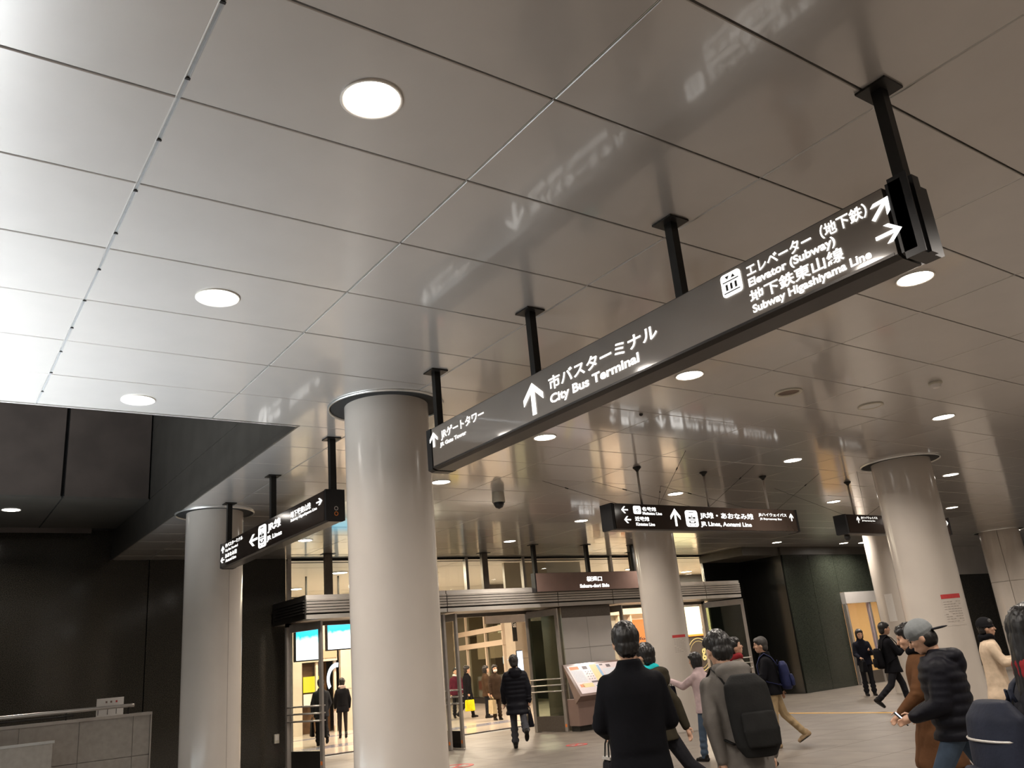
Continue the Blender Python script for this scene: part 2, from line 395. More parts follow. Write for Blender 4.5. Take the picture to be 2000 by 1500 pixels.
# right doorway into a lit room
d6 = empty('door_6', (26.2, 16.9, 0), kind='structure')
bx('header', -1.2, 1.35, -.08, .1, 2.50, 2.86, M['steel_p'], d6)
for x in (-1.18, .12, 1.32): bx('frame_post', x-.05, x+.05, -.06, .06, 0, 2.5, M['steel'], d6)
bx('bottom_rail', -1.13, 1.3, -.04, .04, 0, .38, M['frame'], d6)
bx('pane', -1.13, .07, -.01, .01, .38, 2.5, M['glass'], d6); bx('pane', .17, 1.27, -.01, .01, .38, 2.5, M['glass'], d6)
bx('handle', .0, .03, -.09, -.05, .9, 1.4, M['steel'], d6)
rm = empty('wall_room', (26.3, 19.3, 0), kind='structure')
bx('room_wall', -1.6, 2.6, .9, 1.0, 0, 3.2, M['room'], rm); bx('room_wall', -1.45, -1.4, -2, 1, 0, 3.2, M['room'], rm); bx('room_wall', 2.6, 2.65, -2, 1, 0, 3.2, M['room'], rm)
bx('room_ceiling', -1.5, 2.65, -2, 1, 3.0, 3.1, M['room'], rm); bx('room_floor', -1.5, 2.65, -2.2, 1, 0, .004, M['floor'], rm)
bx('wall_joint', .5, .515, .89, .9, 0, 3, M['seam'], rm); bx('wall_joint', -1.4, 2.6, .89, .9, 1.9, 1.915, M['seam'], rm)
vp = empty('backlit_poster', (25.15, 17.55, 0), 'tall violet backlit panel just inside the doorway on the right', 'poster')
bx('panel_body', -.14, .16, 0, .06, .3, 2.5, M['dark'], vp); bx('poster_face', -.11, .13, -.012, 0, .35, 2.48, M['violet'], vp)
def area(name, loc, size, power, col, parent=None, rot=(0, 0, 0), spread=pi, shape='DISK', sy=None):
    l = bpy.data.lights.new(name, 'AREA'); l.shape = shape; l.size = size; l.energy = power; l.color = col; l.spread = spread
    if sy: l.size_y = sy
    o = bpy.data.objects.new(name, l); link(o, parent); o.location = loc; o.rotation_euler = rot; return o
rl = empty('room_lamp', (26.6, 18.6, 2.99), 'square lamp on the ceiling of the small lit room behind the right doorway', 'ceiling lamp')
bx('diffuser', -.3, .3, -.3, .3, -.05, 0, M['lampw'], rl); area('room_light', (0, 0, -.06), .5, 75, (1, .80, .55), rl)

# ------------------------------------------------------------------ downlights
def downlight(loc, label, group, power=DOWN_W, col=(1, .90, .80)):
    t = empty('downlight', loc, label, 'ceiling light', group)
    lathe('lamp_ring', [(.150, .0), (.152, -.008), (.146, -.012), (.134, -.006), (.132, .0)], (0, 0, 0), M['trimring'], t, 40)
    lathe('diffuser', [(.133, .0), (.133, -.004), (.10, -.006), (.001, -.007)], (0, 0, 0), M['lamp'], t, 40)
    area('lamp_light', (0, 0, -.016), .24, power, col, t, spread=R(150))
    return t
LX = [-3.2, 1.58, 6.39, 11.37, 16.2, 21.1, 25.5, 30.3]; LY = [-4.7, -2.1, .5, 3.07, 5.57, 8.08, 10.7, 13.45, 16.1]
cols = {1: 'leftmost row', 2: 'second row from left', 3: 'third row from left', 4: 'fourth row from left', 5: 'fifth row from left', 6: 'sixth row from left', 7: 'farthest right row', 0: 'row outside the left edge'}
rows = ['far behind the viewer', 'behind the viewer', 'above the viewer', 'nearest visible', 'second from front', 'third from front', 'fourth from front', 'fifth from front', 'last before entrance']
first = None
for i, x in enumerate(LX):
    for j, y in enumerate(LY):
        if x < HX and y > HY: continue
        if i == 7 and j < 4: continue
        lb = 'round warm white ceiling downlight, %s, %s' % (cols[i], rows[j])
        if first is None: first = downlight((x, y, H), lb, 'round downlights of the concourse ceiling')
        else: dup(first, (x, y+(.4 if i == 5 and j == 7 else 0), H), lb)
dup(first, (1.30, 16.55, z5-.03), 'round downlight alone in the dark raised recess at the left')
dup(first, (24.6, 16.2, H), 'small wall washing downlight close to the dark green granite wall')

# stairwell: cool fluorescent battens below the left edge of the view
sw = empty('light_batten', (-.85, 9.6, .35), 'long cool white fluorescent batten low in the stairwell at the left', 'lamp')
for k in range(4):
    bx('batten_body', -.9, .9, -4+k*1.9, -2.3+k*1.9, -.12, 0, M['steel_p'], sw)
    for x in (-.6, -.2, .2, .6): tube('fluorescent_tube', [(x, -3.95+k*1.9, .03), (x, -2.35+k*1.9, .03)], .02, M['tube'], sw, 8)
area('stair_light', (0, 0, .08), 1.9, STAIR_W, (.86, .94, 1), sw, rot=(pi, 0, 0), shape='RECTANGLE', sy=8.0, spread=R(114))
sw.rotation_euler = (0, 0, -R(3.0))

# ------------------------------------------------------------------ columns
def column(x, y, r, label, seam=None, tiles=False, notice=None):
    t = empty('column', (x, y, 0), label, 'column')
    if tiles:
        zz = [0, 1.35, 2.72, H]
        for a, b in zip(zz, zz[1:]):
            for s in range(4):
                a0 = pi/2*s+.35; V, Fc = [], []; n = 14
                for k in range(n+1):
                    t_ = a0+.012+(pi/2-.024)*k/n
                    for (rad, z) in ((r-.04, a+.006), (r, a+.006), (r, b-.006), (r-.04, b-.006)): V.append((rad*cos(t_), rad*sin(t_), z))
                for k in range(n):
                    for q in range(4): q2 = (q+1) % 4; Fc.append((k*4+q, k*4+q2, (k+1)*4+q2, (k+1)*4+q))
                Fc.append((0, 1, 2, 3)); Fc.append((n*4+3, n*4+2, n*4+1, n*4)); o = obj('cladding_panel', V, Fc, M['column'], t)
        lathe('core', [(r-.03, 0), (r-.03, H)], (0, 0, 0), M['seam'], t, 40)
    else:
        lathe('shaft', [(r, .0), (r, H-.001)], (0, 0, 0), M['column'], t, 96)
        lathe('base_ring', [(r+.006, 0), (r+.006, .03), (r, .034)], (0, 0, 0), M['seam'], t, 64)
        if seam is not None:
            for s in seam:
                a = s; box('seam_strip', ((r-.001)*cos(a), (r-.001)*sin(a), H/2), (.006, .006, H-.01), M['seam'], t, rz=a)
    R2 = r+.16
    lathe('gap_shade_ring', [(r, H-.004), (R2, H-.004)], (0, 0, 0), M['void'], t, 72)  # flat black ring stands in for the shade inside the open gap
    lathe('ceiling_ring', [(R2-.008, H+.0), (R2-.008, H-.02), (R2+.008, H-.022), (R2+.012, H-.0)], (0, 0, 0), M['edge'], t, 96)
    return t
b1 = atan2(-7.55, -3.90)
column(3.905, 7.555, .435, 'largest round beige column, in the foreground left of centre', [])
column(3.877, 13.54, .43, 'round beige column under the smaller left sign, in front of black granite', [b1+.75])
column(13.62, 13.70, .46, 'round beige column standing before the canopy, behind the walking people', [])
column(13.75, 7.66, .475, 'wide round beige column at the right with red-topped notice', [])
column(21.73, 13.15, .46, 'round beige column half hidden behind the wide right column', [])
column(29.46, 13.62, .60, 'panel-clad beige column near the right edge with dark joints', tiles=True)
def notice(cx, cy, r, ang, zc, w_, h_, label, red=True):
    t = empty('notice', (cx, cy, 0), label, 'notice')
    def arc(name, a0, a1, z0, z1, m, lift):
        V, Fc = [], []; n = 8
        for k in range(n+1):
            a = a0+(a1-a0)*k/n
            for z in (z0, z1): V.append(((r+lift)*cos(a), (r+lift)*sin(a), z))
        for k in range(n): Fc.append((2*k, 2*k+2, 2*k+3, 2*k+1))
        o = obj(name, V, Fc, m, t, True); return o
    d = w_/2/r
    arc('sheet', ang-d, ang+d, zc-h_/2, zc+h_/2, M['column'] if red else M['white'], .003)
    if red:
        arc('red_heading', ang-d*.95, ang+d*.95, zc+h_*.36, zc+h_*.5, M['red'], .005)
        for k in range(9):
            for q in range(6):
                a = ang-d*.85+q*d*.285
                if (k*6+q) % 7 != 3: arc('text_line', a, a+d*.23, zc+h_*.25-k*h_*.078, zc+h_*.268-k*h_*.078, M['seam'], .005)
def facing(cx, cy, off): return atan2(-cy, -cx)+off
notice(13.62, 13.70, .46, facing(13.62, 13.70, .62), 1.72, .36, .40, 'white notice with red heading on the column behind the walking people')
notice(13.75, 7.66, .475, facing(13.75, 7.66, .62), 1.86, .36, .48, 'white notice with red heading on the wide right column')
notice(21.73, 13.15, .46, facing(21.73, 13.15, -.3), 2.15, .20, .70, 'plain narrow white notice on the column near the right doorway', False)

# ------------------------------------------------------------------ hanging signs
def plate_rod(parent, x, y, z0, wr=.03, plate=.085, square=True):
    if square:
        bx('rod', x-wr, x+wr, y-wr, y+wr, z0, H-.012, M['rod'], parent)
        bx('ceiling_plate', x-plate, x+plate, y-plate, y+plate, H-.014, H-.002, M['rod'], parent)
    else:
        tube('rod', [(x, y, z0), (x, y, H-.02)], wr, M['steel'], parent, 12)
        lathe('ceiling_plate', [(.02, -.07), (.03, -.05), (.065, -.015), (.065, -.002)], (x, y, H), M['rod'], parent, 20)
def sign_box(t, x0, x1, y0, y1, z0, z1, face, axis, cap=.05, ch=.035):
    # casing with chamfered lower edges: profile swept along the long axis
    if axis == 'Y': prof = lambda a, z: (a, z)
    wd = (x1-x0) if axis == 'Y' else (y1-y0)
    P = [(0, z1), (wd, z1), (wd, z0+ch*.4), (wd-ch, z0), (ch, z0), (0, z0+ch*.4)]
    def sweep(name, s0, s1, grow, m):
        V, Fc = [], []
        for s in (s0, s1):
            for (a, z) in P:
                a2 = wd/2+(a-wd/2)*(1+grow/wd*2); zc = (z0+z1)/2; z2 = zc+(z-zc)*(1+grow/(z1-z0)*2)
                V.append((x0+a2, s, z2) if axis == 'Y' else (s, y0+a2, z2))
        n = len(P)
        Fc.append(tuple(range(n))); Fc.append(tuple(range(n, 2*n))[::-1])
        for i in range(n): j = (i+1) % n; Fc.append((i, j, n+j, n+i))
        o = obj(name, V, Fc, m, t)
        bm = bmesh.new(); bm.from_mesh(o.data); bmesh.ops.recalc_face_normals(bm, faces=bm.faces); bm.to_mesh(o.data); bm.free(); return o
    a, b = (y0, y1) if axis == 'Y' else (x0, x1)
    sweep('casing', a+cap, b-cap, 0, M['sign_side'])
    sweep('end_cap', a, a+cap*.8, .004, M['sign_cap']); sweep('end_cap', b-cap*.8, b, .004, M['sign_cap'])
    if axis == 'Y': bx('face_panel', x0-.004, x0+.002, y0+cap, y1-cap, z0+ch*.5, z1-.006, face, t)
    else: bx('face_panel', x0+cap, x1-cap, y0-.004, y0+.002, z0+ch*.5, z1-.006, face, t)
U1 = Vector((0, -1, 0)); N1 = Vector((-1, 0, 0)); UX = Vector((1, 0, 0)); NY = Vector((0, -1, 0))
# sign 1: the long one
s1 = empty('hanging_sign', (0, 0, 0), 'longest overhead sign with painted-in ceiling reflection on its face and lit white lettering, nearest the viewer', 'sign')
sign_box(s1, 3.72, 3.955, 1.735, 6.43, 3.385, 3.765, M['sign1'], 'Y', cap=.10)
bx('cap_ridge', 3.716, 3.722, 1.70, 1.80, 3.36, 3.79, M['sign_cap'], s1)
bx('cap_ridge', 3.80, 3.86, 1.715, 1.735, 3.38, 3.80, M['sign_cap'], s1)
for y in (1.78, 3.30, 4.88, 6.40): plate_rod(s1, 3.84, y, 3.765)
bx('lower_trim', 3.712, 3.72, 1.85, 6.33, 3.40, 3.415, M['sign_metal'], s1)
f1 = (Vector((3.715, 0, 0)), U1, N1)
def L1(s, a, b, z0, z1, bold=.02, m='letter'): letter(s, f1, -a, -b, z0, z1, M[m], s1, bold)
arrow(f1, -6.295, 3.652, .135, 0, M['letter'], s1, 1.25)
L1('JRゲートタワー', 6.165, 5.467, 3.608, 3.708, .018); L1('JR Gate Tower', 6.19, 5.751, 3.548, 3.594, .03)
arrow(f1, -4.785, 3.575, .25, 0, M['letter'], s1, 1.25)
L1('市バスターミナル', 4.583, 3.441, 3.572, 3.678, .02); L1('City Bus Terminal', 4.585, 3.63, 3.452, 3.542, .03)
icon(f1, -2.884, -2.739, 3.602, 3.742, M['letter'], s1, 'lift')
L1('エレベーター（地下鉄）', 2.697, 1.93, 3.655, 3.735, .018); L1('Elevator (Subway)', 2.697, 2.13, 3.583, 3.648, .03)
L1('地下鉄東山線', 2.707, 2.10, 3.497, 3.575, .02); L1('Subway Higashiyama Line', 2.702, 1.96, 3.425, 3.488, .03)
arrow(f1, -1.86, 3.66, .125, -pi/4, M['letter'], s1, 1.1); arrow(f1, -1.85, 3.52, .125, -pi/2, M['letter'], s1, 1.1)
# sign 2
s2 = empty('hanging_sign', (0, 0, 0), 'dark overhead sign hanging left of the largest column, seen at a slant', 'sign')
sign_box(s2, 3.745, 3.965, 8.80, 12.76, 3.375, 3.735, M['sign'], 'Y', cap=.06)
for y in (8.87, 10.83, 12.72): plate_rod(s2, 3.855, y, 3.73, .035)
f2 = (Vector((3.741, 0, 0)), U1, N1)
def L2(s, a, b, z0, z1, bold=.025, m='letter'): letter(s, f2, -a, -b, z0, z1, M[m], s2, bold)
arrow(f2, -12.62, 3.64, .10, 0, M['letter'], s2, 1.6); L2('市バスターミナル', 12.5, 11.716, 3.645, 3.705); L2('City Bus Terminal', 12.5, 11.93, 3.578, 3.622, .03)
arrow(f2, -12.63, 3.487, .10, pi/2, M['letter'], s2, 1.6); L2('あおなみ線', 12.5, 11.97, 3.495, 3.56); L2('Aonami Line', 12.48, 12.0, 3.435, 3.478, .03)
arrow(f2, -11.26, 3.56, .20, pi/2, M['letter'], s2, 1.6); icon(f2, -11.05, -10.76, 3.41, 3.70, M['letter'], s2, 'train')
L2('JR線', 10.70, 10.22, 3.555, 3.69); L2('JR Lines', 10.73, 10.19, 3.445, 3.52, .03)
L2('地下鉄東山線', 9.88, 9.24, 3.60, 3.68); L2('Subway Higashiyama Line', 9.88, 9.06, 3.545, 3.59, .03)
arrow(f2, -8.985, 3.63, .10, -pi/2, M['letter'], s2, 1.6)
fc = (Vector((0, 8.797, 0)), UX, NY)
for z, m in ((3.52, 'steel_p'), (3.46, 'orange')):
    V, Fc = [], []
    for k in range(21):
        a = 2*pi*k/20
        for q in (.017, .024): V.append((3.86+q*cos(a), 8.793, z+q*sin(a)))
    for k in range(20): Fc.append((2*k, 2*k+1, 2*k+3, 2*k+2))
    obj('cap_emblem', V, Fc, M[m], s2)
# sign 3
s3 = empty('hanging_sign', (0, 0, 0), 'brown-black overhead sign facing the viewer with train pictogram at centre', 'sign')
sign_box(s3, 8.22, 12.52, 9.03, 9.27, 3.37, 3.755, M['sign'], 'X', cap=.06)
for x in (8.954, 10.43, 11.92): plate_rod(s3, x, 9.14, 3.75, .018, square=False)
for a, b in (((8.6, 9.15, 3.75), (8.0, 10.3, H)), ((9.3, 9.15, 3.75), (8.95, 8.1, H)), ((9.3, 9.15, 3.75), (10.5, 10.2, H)), ((10.2, 9.15, 3.75), (8.9, 10.15, H)), ((10.4, 9.15, 3.75), (10.95, 8.5, H)), ((11.6, 9.15, 3.75), (10.5, 10.2, H)), ((12.1, 9.15, 3.75), (12.93, 8.71, H))):
    tube('stay_wire', [a, b], .0028, M['rod'], s3, 6)
    m_ = [a[i]*.33+b[i]*.67 for i in range(3)]; n_ = [a[i]*.29+b[i]*.71 for i in range(3)]; tube('turnbuckle', [m_, n_], .009, M['rod'], s3, 8)
f3 = (Vector((0, 9.026, 0)), UX, NY)
def L3(s, a, b, z0, z1, bold=.025, m='letter'): letter(s, f3, a, b, z0, z1, M[m], s3, bold)
arrow(f3, 8.475, 3.662, .13, pi/2, M['letter'], s3); icon(f3, 8.65, 8.80, 3.605, 3.725, M['letter'], s3, 'dome')
L3('名鉄線', 8.83, 9.12, 3.652, 3.715); L3('Meitetsu Line', 8.83, 9.23, 3.597, 3.64, .03)
arrow(f3, 8.51, 3.517, .13, pi/2, M['letter'], s3); L3('近鉄線', 8.66, 8.95, 3.50, 3.567); L3('Kintetsu Line', 8.67, 9.05, 3.43, 3.478, .03)
arrow(f3, 9.51, 3.57, .27, 0, M['letter'], s3); icon(f3, 9.73, 10.0, 3.43, 3.685, M['letter'], s3, 'train')
L3('JR線・あおなみ線', 10.06, 11.34, 3.552, 3.665); L3('JR Lines, Aonami Line', 10.05, 11.26, 3.425, 3.515, .03)
L3('JRハイウェイバス', 11.48, 12.22, 3.62, 3.685); L3('JR Expressway Bus', 11.5, 12.07, 3.562, 3.602, .03)
arrow(f3, 12.34, 3.625, .13, 0, M['letter'], s3)
# sign 4
s4 = empty('hanging_sign', (0, 0, 0), 'small far overhead sign passing behind the wide right column', 'sign')
sign_box(s4, 13.87, 17.5, 9.0, 9.24, 3.355, 3.71, M['sign'], 'X', cap=.06)
for x in (14.34, 15.9, 17.1): plate_rod(s4, x, 9.1, 3.70, .018, square=False)
for a, b in (((14.1, 9.1, 3.7), (13.2, 9.9, H)), ((14.7, 9.1, 3.7), (15.5, 8.3, H)), ((14.7, 9.1, 3.7), (13.6, 8.4, H))): tube('stay_wire', [a, b], .0028, M['rod'], s4, 6)
f4 = (Vector((0, 8.996, 0)), UX, NY)
arrow(f4, 14.26, 3.615, .12, 0, M['letter2'], s4)
letter('JRハイウェイバス', f4, 14.36, 14.90, 3.625, 3.68, M['letter2'], s4, .025); letter('JR Expressway Bus', f4, 14.38, 14.8, 3.58, 3.612, M['letter2'], s4, .03)
arrow(f4, 17.36, 3.60, .12, -pi/2, M['letter2'], s4)
# exit name sign over the canopy
s5 = empty('hanging_sign', (0, 0, 0), 'mauve-brown exit name sign hanging over the canopy between two doors', 'sign')
sign_box(s5, 12.33, 16.2, 16.55, 16.70, 3.215, 3.66, M['maroon'], 'X', cap=.04, ch=.01)
for x in (12.42, 14.1, 15.7): plate_rod(s5, x, 16.63, 3.65, .045, .10)
f5 = (Vector((0, 16.546, 0)), UX, NY)
letter('桜通口', f5, 13.94, 14.45, 3.425, 3.55, M['letter'], s5, .03); letter('Sakura-dori Side', f5, 13.70, 14.67, 3.275, 3.365, M['letter'], s5, .04)

# ------------------------------------------------------------------ small ceiling fittings
def fitting(kind, loc, label, cat):
    t = empty(kind, loc, label, cat); return t
t = fitting('speaker_grille', (8.04, 5.59, H), 'open round ceiling fitting with dark centre and cream rim', 'ceiling fitting')
lathe('rim', [(.155, 0), (.155, -.012), (.13, -.016), (.12, 0)], (0, 0, 0), M['plastic'], t); lathe('dark_opening', [(.121, -.002), (.001, -.003)], (0, 0, 0), M['brown_in'], t)
t = fitting('speaker_grille', (9.67, 5.59, H), 'closed round ceiling speaker, same colour as the panels', 'ceiling fitting')
lathe('rim', [(.155, 0), (.155, -.012), (.13, -.016), (.12, -.01)], (0, 0, 0), M['plastic'], t); lathe('cover', [(.121, -.01), (.001, -.012)], (0, 0, 0), M['panel'], t)
t = fitting('smoke_detector', (9.57, 4.68, H), 'small cream smoke detector on the ceiling at the right', 'smoke detector')
lathe('base', [(.075, 0), (.075, -.02), (.06, -.028)], (0, 0, 0), M['plastic'], t); lathe('sensor', [(.06, -.028), (.045, -.06), (.04, -.064), (.001, -.066)], (0, 0, 0), M['white'], t)
t = fitting('dome_camera', (7.78, 11.23, H), 'cream dome camera with black lens hanging from the ceiling between the two large signs', 'camera')
lathe('mount', [(.10, 0), (.105, -.10), (.11, -.16), (.10, -.17)], (0, 0, 0), M['plastic'], t); lathe('dome', [(.085, -.165), (.085, -.20), (.06, -.25), (.001, -.275)], (0, 0, 0), M['dark'], t)
t = fitting('dome_camera', (14.0, 9.12, 3.35), 'small dark dome camera beneath the far right sign', 'camera')
lathe('mount', [(.05, 0), (.05, -.03)], (0, 0, 0), M['rod'], t); lathe('dome', [(.055, -.03), (.06, -.06), (.04, -.10), (.001, -.11)], (0, 0, 0), M['dark'], t)
for x, y, l in ((6.01, 6.70, 'tiny round ceiling sensor beyond the end of the long sign'), (6.9, 6.85, 'tiny round ceiling sensor nearer the row of downlights')):
    t = fitting('ceiling_sensor', (x, y, H), l, 'sensor'); lathe('body', [(.022, 0), (.022, -.02), (.001, -.03)], (0, 0, 0), M['rod'], t, 16)

# ------------------------------------------------------------------ canopy, glazing, doors
cn = empty('door_canopy', (0, 16.8, 0), 'long steel canopy with horizontal louvre blades over the entrance doors', 'canopy')
secs = [6.66, 9.98, 13.15, 14.95, 18.45, 19.93]
CZ0, CZ1 = 2.875, 3.35
for a, b in zip(secs, secs[1:]):
    g = .012
    bx('lower_fascia', a+g, b-g, -.02, .05, CZ0, CZ0+.085, M['blade'], cn)
    bx('upper_fascia', a+g, b-g, .0, .05, CZ1-.085, CZ1, M['blade'], cn)
    for k in range(5):
        z = CZ0+.115+k*.058
        V = []
        for x in (a+g, b-g): V += [(x, -.035, z+.046), (x, -.028, z+.006), (x, .03, z), (x, .0, z+.052)]
        obj('louver_blade', V, [(0, 1, 2, 3), (7, 6, 5, 4), (0, 4, 5, 1), (1, 5, 6, 2), (2, 6, 7, 3), (3, 7, 4, 0)], M['blade'], cn)
    bx('back_plate', a, b, .05, .07, CZ0, CZ1, M['kick'], cn)
bx('canopy_top', secs[0], secs[-1], .07, 1.85, CZ1-.06, CZ1, M['soffit'], cn); bx('canopy_soffit', secs[0], secs[-1], .07, 1.85, CZ0, CZ0+.04, M['frame'], cn)
bx('end_plate', secs[0]-.02, secs[0], 0, 1.85, CZ0, CZ1, M['kick'], cn); bx('end_plate', secs[-1], secs[-1]+.02, 0, 1.85, CZ0, CZ1, M['kick'], cn)
for k in range(5): bx('end_blade', secs[0]-.06, secs[0]-.02, 0, 1.7, CZ0+.115+k*.058, CZ0+.14+k*.058, M['kick'], cn)
for x in (7.66, 11.84, 16.9): bx('hanger_post', x-.085, x+.085, 1.12, 1.22, CZ1-.02, H, M['frame'], cn)
for x in (7.66, 11.84, 16.9): bx('hanger_plate', x-.14, x+.14, 1.05, 1.29, H-.012, H-.002, M['rod'], cn)
w1 = empty('window_1', (0, 18.7, 0), kind='structure')
gx = [7.02, 11.75, 13.56, 16.72, 20.6]
for x in gx: bx('mullion', x-.04, x+.04, -.06, .06, 2.9, H, M['steel'], w1)
bx('transom', 6.98, 20.62, -.03, .03, H-.05, H, M['rod'], w1); bx('transom', 6.98, 20.62, -.02, .02, 4.255, 4.27, M['rod'], w1); bx('transom', 6.98, 20.62, -.05, .05, 3.28, 3.42, M['steel'], w1)
for a, b in zip(gx, gx[1:]): bx('pane', a+.04, b-.04, -.006, .006, 3.42, H-.05, M['glass'], w1)
# door leaves
def leaf(n, hx, hy, tx, ty, sticker=True, zt=2.84, g='glass', kick='frame'):
    ang = atan2(ty-hy, tx-hx); L = hypot(tx-hx, ty-hy)
    t = empty('door_%d' % n, (hx, hy, 0), kind='structure', rz=ang)
    s = .085; th = .026
    bx('stile', 0, s, -th, th, .01, zt, M['steel'], t); bx('stile', L-s, L, -th, th, .01, zt, M['steel'], t)
    bx('top_rail', s, L-s, -th, th, zt-.16, zt, M['steel'], t); bx('bottom_rail', s, L-s, -th, th, .01, .36, M[kick], t)
    bx('pane', s, L-s, -.005, .005, .36, zt-.16, M[g], t)
    for z in (.92, 1.06, 1.20):
        for q in (-1, 1):
            hb = tube('push_bar', [(s*.3, q*.075, z), (L-s*.3, q*.075, z)], .014, M['steel'], t, 12)
            for x in (s*.5, L-s*.5): tube('bar_bracket', [(x, q*.02, z), (x, q*.078, z)], .011, M['steel'], hb, 8)
    if sticker:
        for q in (-1, 1): lathe_o = box('orange_sticker', (L-s*.5, q*(th+.001), .14), (.05, .002, .07), M['orange'], t)
    return t
leaf(1, 6.72, 17.9, 7.04, 16.9, kick='kick')
leaf(2, 9.86, 17.9, 9.94, 16.88, kick='frame')
leaf(3, 10.16, 17.9, 10.24, 16.86, kick='kick')
leaf(4, 12.93, 17.9, 13.17, 16.90, g='glass_g')
leaf(5, 15.12, 17.9, 15.34, 16.92, kick='kick')
leaf(7, 19.44, 17.9, 20.12, 16.92, g='glass_g')
df = empty('trim_2', (0, 17.9, 0), kind='structure')
for x in (6.70, 10.02, 12.99, 15.02, 19.4): bx('door_post', x-.05, x+.05, -.05, .05, 0, CZ0, M['steel'], df)
bx('door_header', 6.65, 19.5, -.05, .05, 2.80, 2.875, M['frame'], df)
bx('side_screen_frame', 19.45, 20.5, -.04, .04, 2.72, 2.80, M['frame'], df); bx('side_screen_pane', 19.45, 20.5, -.006, .006, .0, 2.72, M['glass_g'], df)
wp = empty('wall_panel', (0, 17.0, 0), kind='structure'); wp.name = 'wall_front'
for a, b in ((13.36, 14.16), (14.168, 14.97)):
    for z0, z1 in ((.02, 1.86), (1.868, 2.865)): bx('steel_panel', a, b, -.02, .02, z0, z1, M['steel_p'], wp)
bx('panel_core', 13.38, 14.95, .02, .86, 0, 2.865, M['frame'], wp)
bx('panel_band', 13.36, 14.97, -.025, -.02, 2.60, 2.865, M['frame'], wp)

# map kiosk
kx = 14.0; ky = 16.42
kk = empty('map_kiosk', (kx, ky, 0), 'mauve-grey floor-map lectern with sloping lit map beside the steel wall', 'map stand')
bx('plinth', -.78, .8, .12, .42, 0, .12, M['kick'], kk)
bx('cabinet', -.82, .84, .05, .45, .12, .72, M['maroon'], kk, bev=.01)
V = [(-.88, -.16, .78), (.9, -.16, .78), (.9, .40, 1.50), (-.88, .40, 1.50), (-.84, .10, .62), (.86, .10, .62), (.86, .47, 1.50), (-.84, .47, 1.50)]
kb = obj('desk_housing', V, [(0, 1, 2, 3), (7, 6, 5, 4), (0, 4, 5, 1), (1, 5, 6, 2), (2, 6, 7, 3), (3, 7, 4, 0)], M['maroon'], kk)
def onmap(a0, a1, b0, b1, m, name, parent, lift):
    # a: 0..1 across, b: 0..1 down from the top of the slope
    A = Vector((-.80, .365, 1.455)); Bx = Vector((1.62, 0, 0)); D = Vector((0, -.49, -.63)); Nn = Vector((0, -.79, .61))
    P = [A+Bx*a+D*b+Nn*lift for a, b in ((a0, b0), (a1, b0), (a1, b1), (a0, b1))]; Q = [p-Nn*.004 for p in P]
    return obj(name, P+Q, [(3, 2, 1, 0), (0, 1, 5, 4), (1, 2, 6, 5), (2, 3, 7, 6), (3, 0, 4, 7)], m, parent)
pale = mat('map pale', (.62, .52, .52), .3, noise=.05, emit=(1, .85, .82), es=.16)
mp = onmap(0, 1, 0, 1, pale, 'map_sheet', kk, .006)
cc = {'w': mat('map grey white', (.62, .62, .66), .4, noise=.1, emit=(.9, .9, 1), es=.1), 'o': mat('map orange', (.75, .25, .08), .4, noise=.1, emit=(1, .3, .1), es=.12),
      'y': mat('map yellow', (.75, .62, .28), .4, noise=.1, emit=(1, .8, .4), es=.12), 'd': mat('map dark', (.10, .06, .07), .4, noise=.1), 'b': mat('map blue', (.25, .42, .62), .4, noise=.1, emit=(.4, .6, 1), es=.1),
      'p': mat('map pink', (.75, .35, .42), .4, noise=.1, emit=(1, .5, .6), es=.1), 't': mat('map teal', (.12, .42, .45), .4, noise=.1)}
for a0, a1, b0, b1, c in ((.03, .2, .04, .15, 'o'), (.03, .24, .18, .60, 'w'), (.27, .36, .05, .16, 'd'), (.42, .55, .02, .76, 'y'), (.55, .60, .05, .5, 'b'), (.30, .32, .3, .32, 'd'), (.62, .68, .03, .08, 'd'), (.74, .82, .06, .16, 'd'), (.64, .92, .2, .5, 'w'), (.1, .3, .66, .8, 'y'), (.05, .12, .68, .78, 'o'), (.3, .48, .60, .66, 'd'), (.34, .44, .76, .86, 't'), (.44, .58, .74, .88, 'p'), (.62, .95, .55, .62, 'd'), (.7, .9, .66, .8, 'y')):
    onmap(a0, a1, b0, b1, cc[c], 'map_block', mp, .008)
for k in range(12): onmap(.28+.05*(k % 3), .30+.05*(k % 3), .24+.09*(k//3), .26+.09*(k//3), cc['d'], 'map_mark', mp, .008)

# ------------------------------------------------------------------ stair parapet, left
pp = empty('stair_parapet', (0, 14.5, 0), 'low grey stone parapet wall around the stairs at the lower left', 'parapet')
xs = [3.25, 3.005, 2.27, 1.5, .75, 0, -1.5, -3]
for a, b in zip(xs, xs[1:]):
    bx('stone_panel', b+.004, a-.004, 0, .05, .87, 1.425, M['stone'], pp); bx('stone_panel', b+.004, a-.004, 0, .05, 0, .86, M['stone'], pp)
bx('wall_core', -3, 3.24, .02, .28, 0, 1.42, M['seam'], pp); bx('coping', -3, 3.27, -.02, .30, 1.425, 1.465, M['steel'], pp); bx('corner_strip', 3.25, 3.27, -.012, .29, 0, 1.425, M['steel'], pp)
hr = empty('handrail', (0, 14.6, 0), 'round metal handrail running along the stone parapet', 'handrail')
tube('rail', [(-3, 0, 1.585), (2.98, 0, 1.585), (3.03, 0, 1.58)], .027, M['steel'], hr, 14)
for x in (2.95, 2.1, 1.2, .3, -.6): tube('baluster', [(x, 0, 1.465), (x, 0, 1.57)], .012, M['rod'], hr, 8)
tube('lower_rail', [(-3, 0, 1.52), (2.2, 0, 1.52)], .015, M['rod'], hr, 10)
st = empty('small_notice_board', (2.865, 15.6, 0), 'small white notice board with red marks behind the handrail end', 'notice')
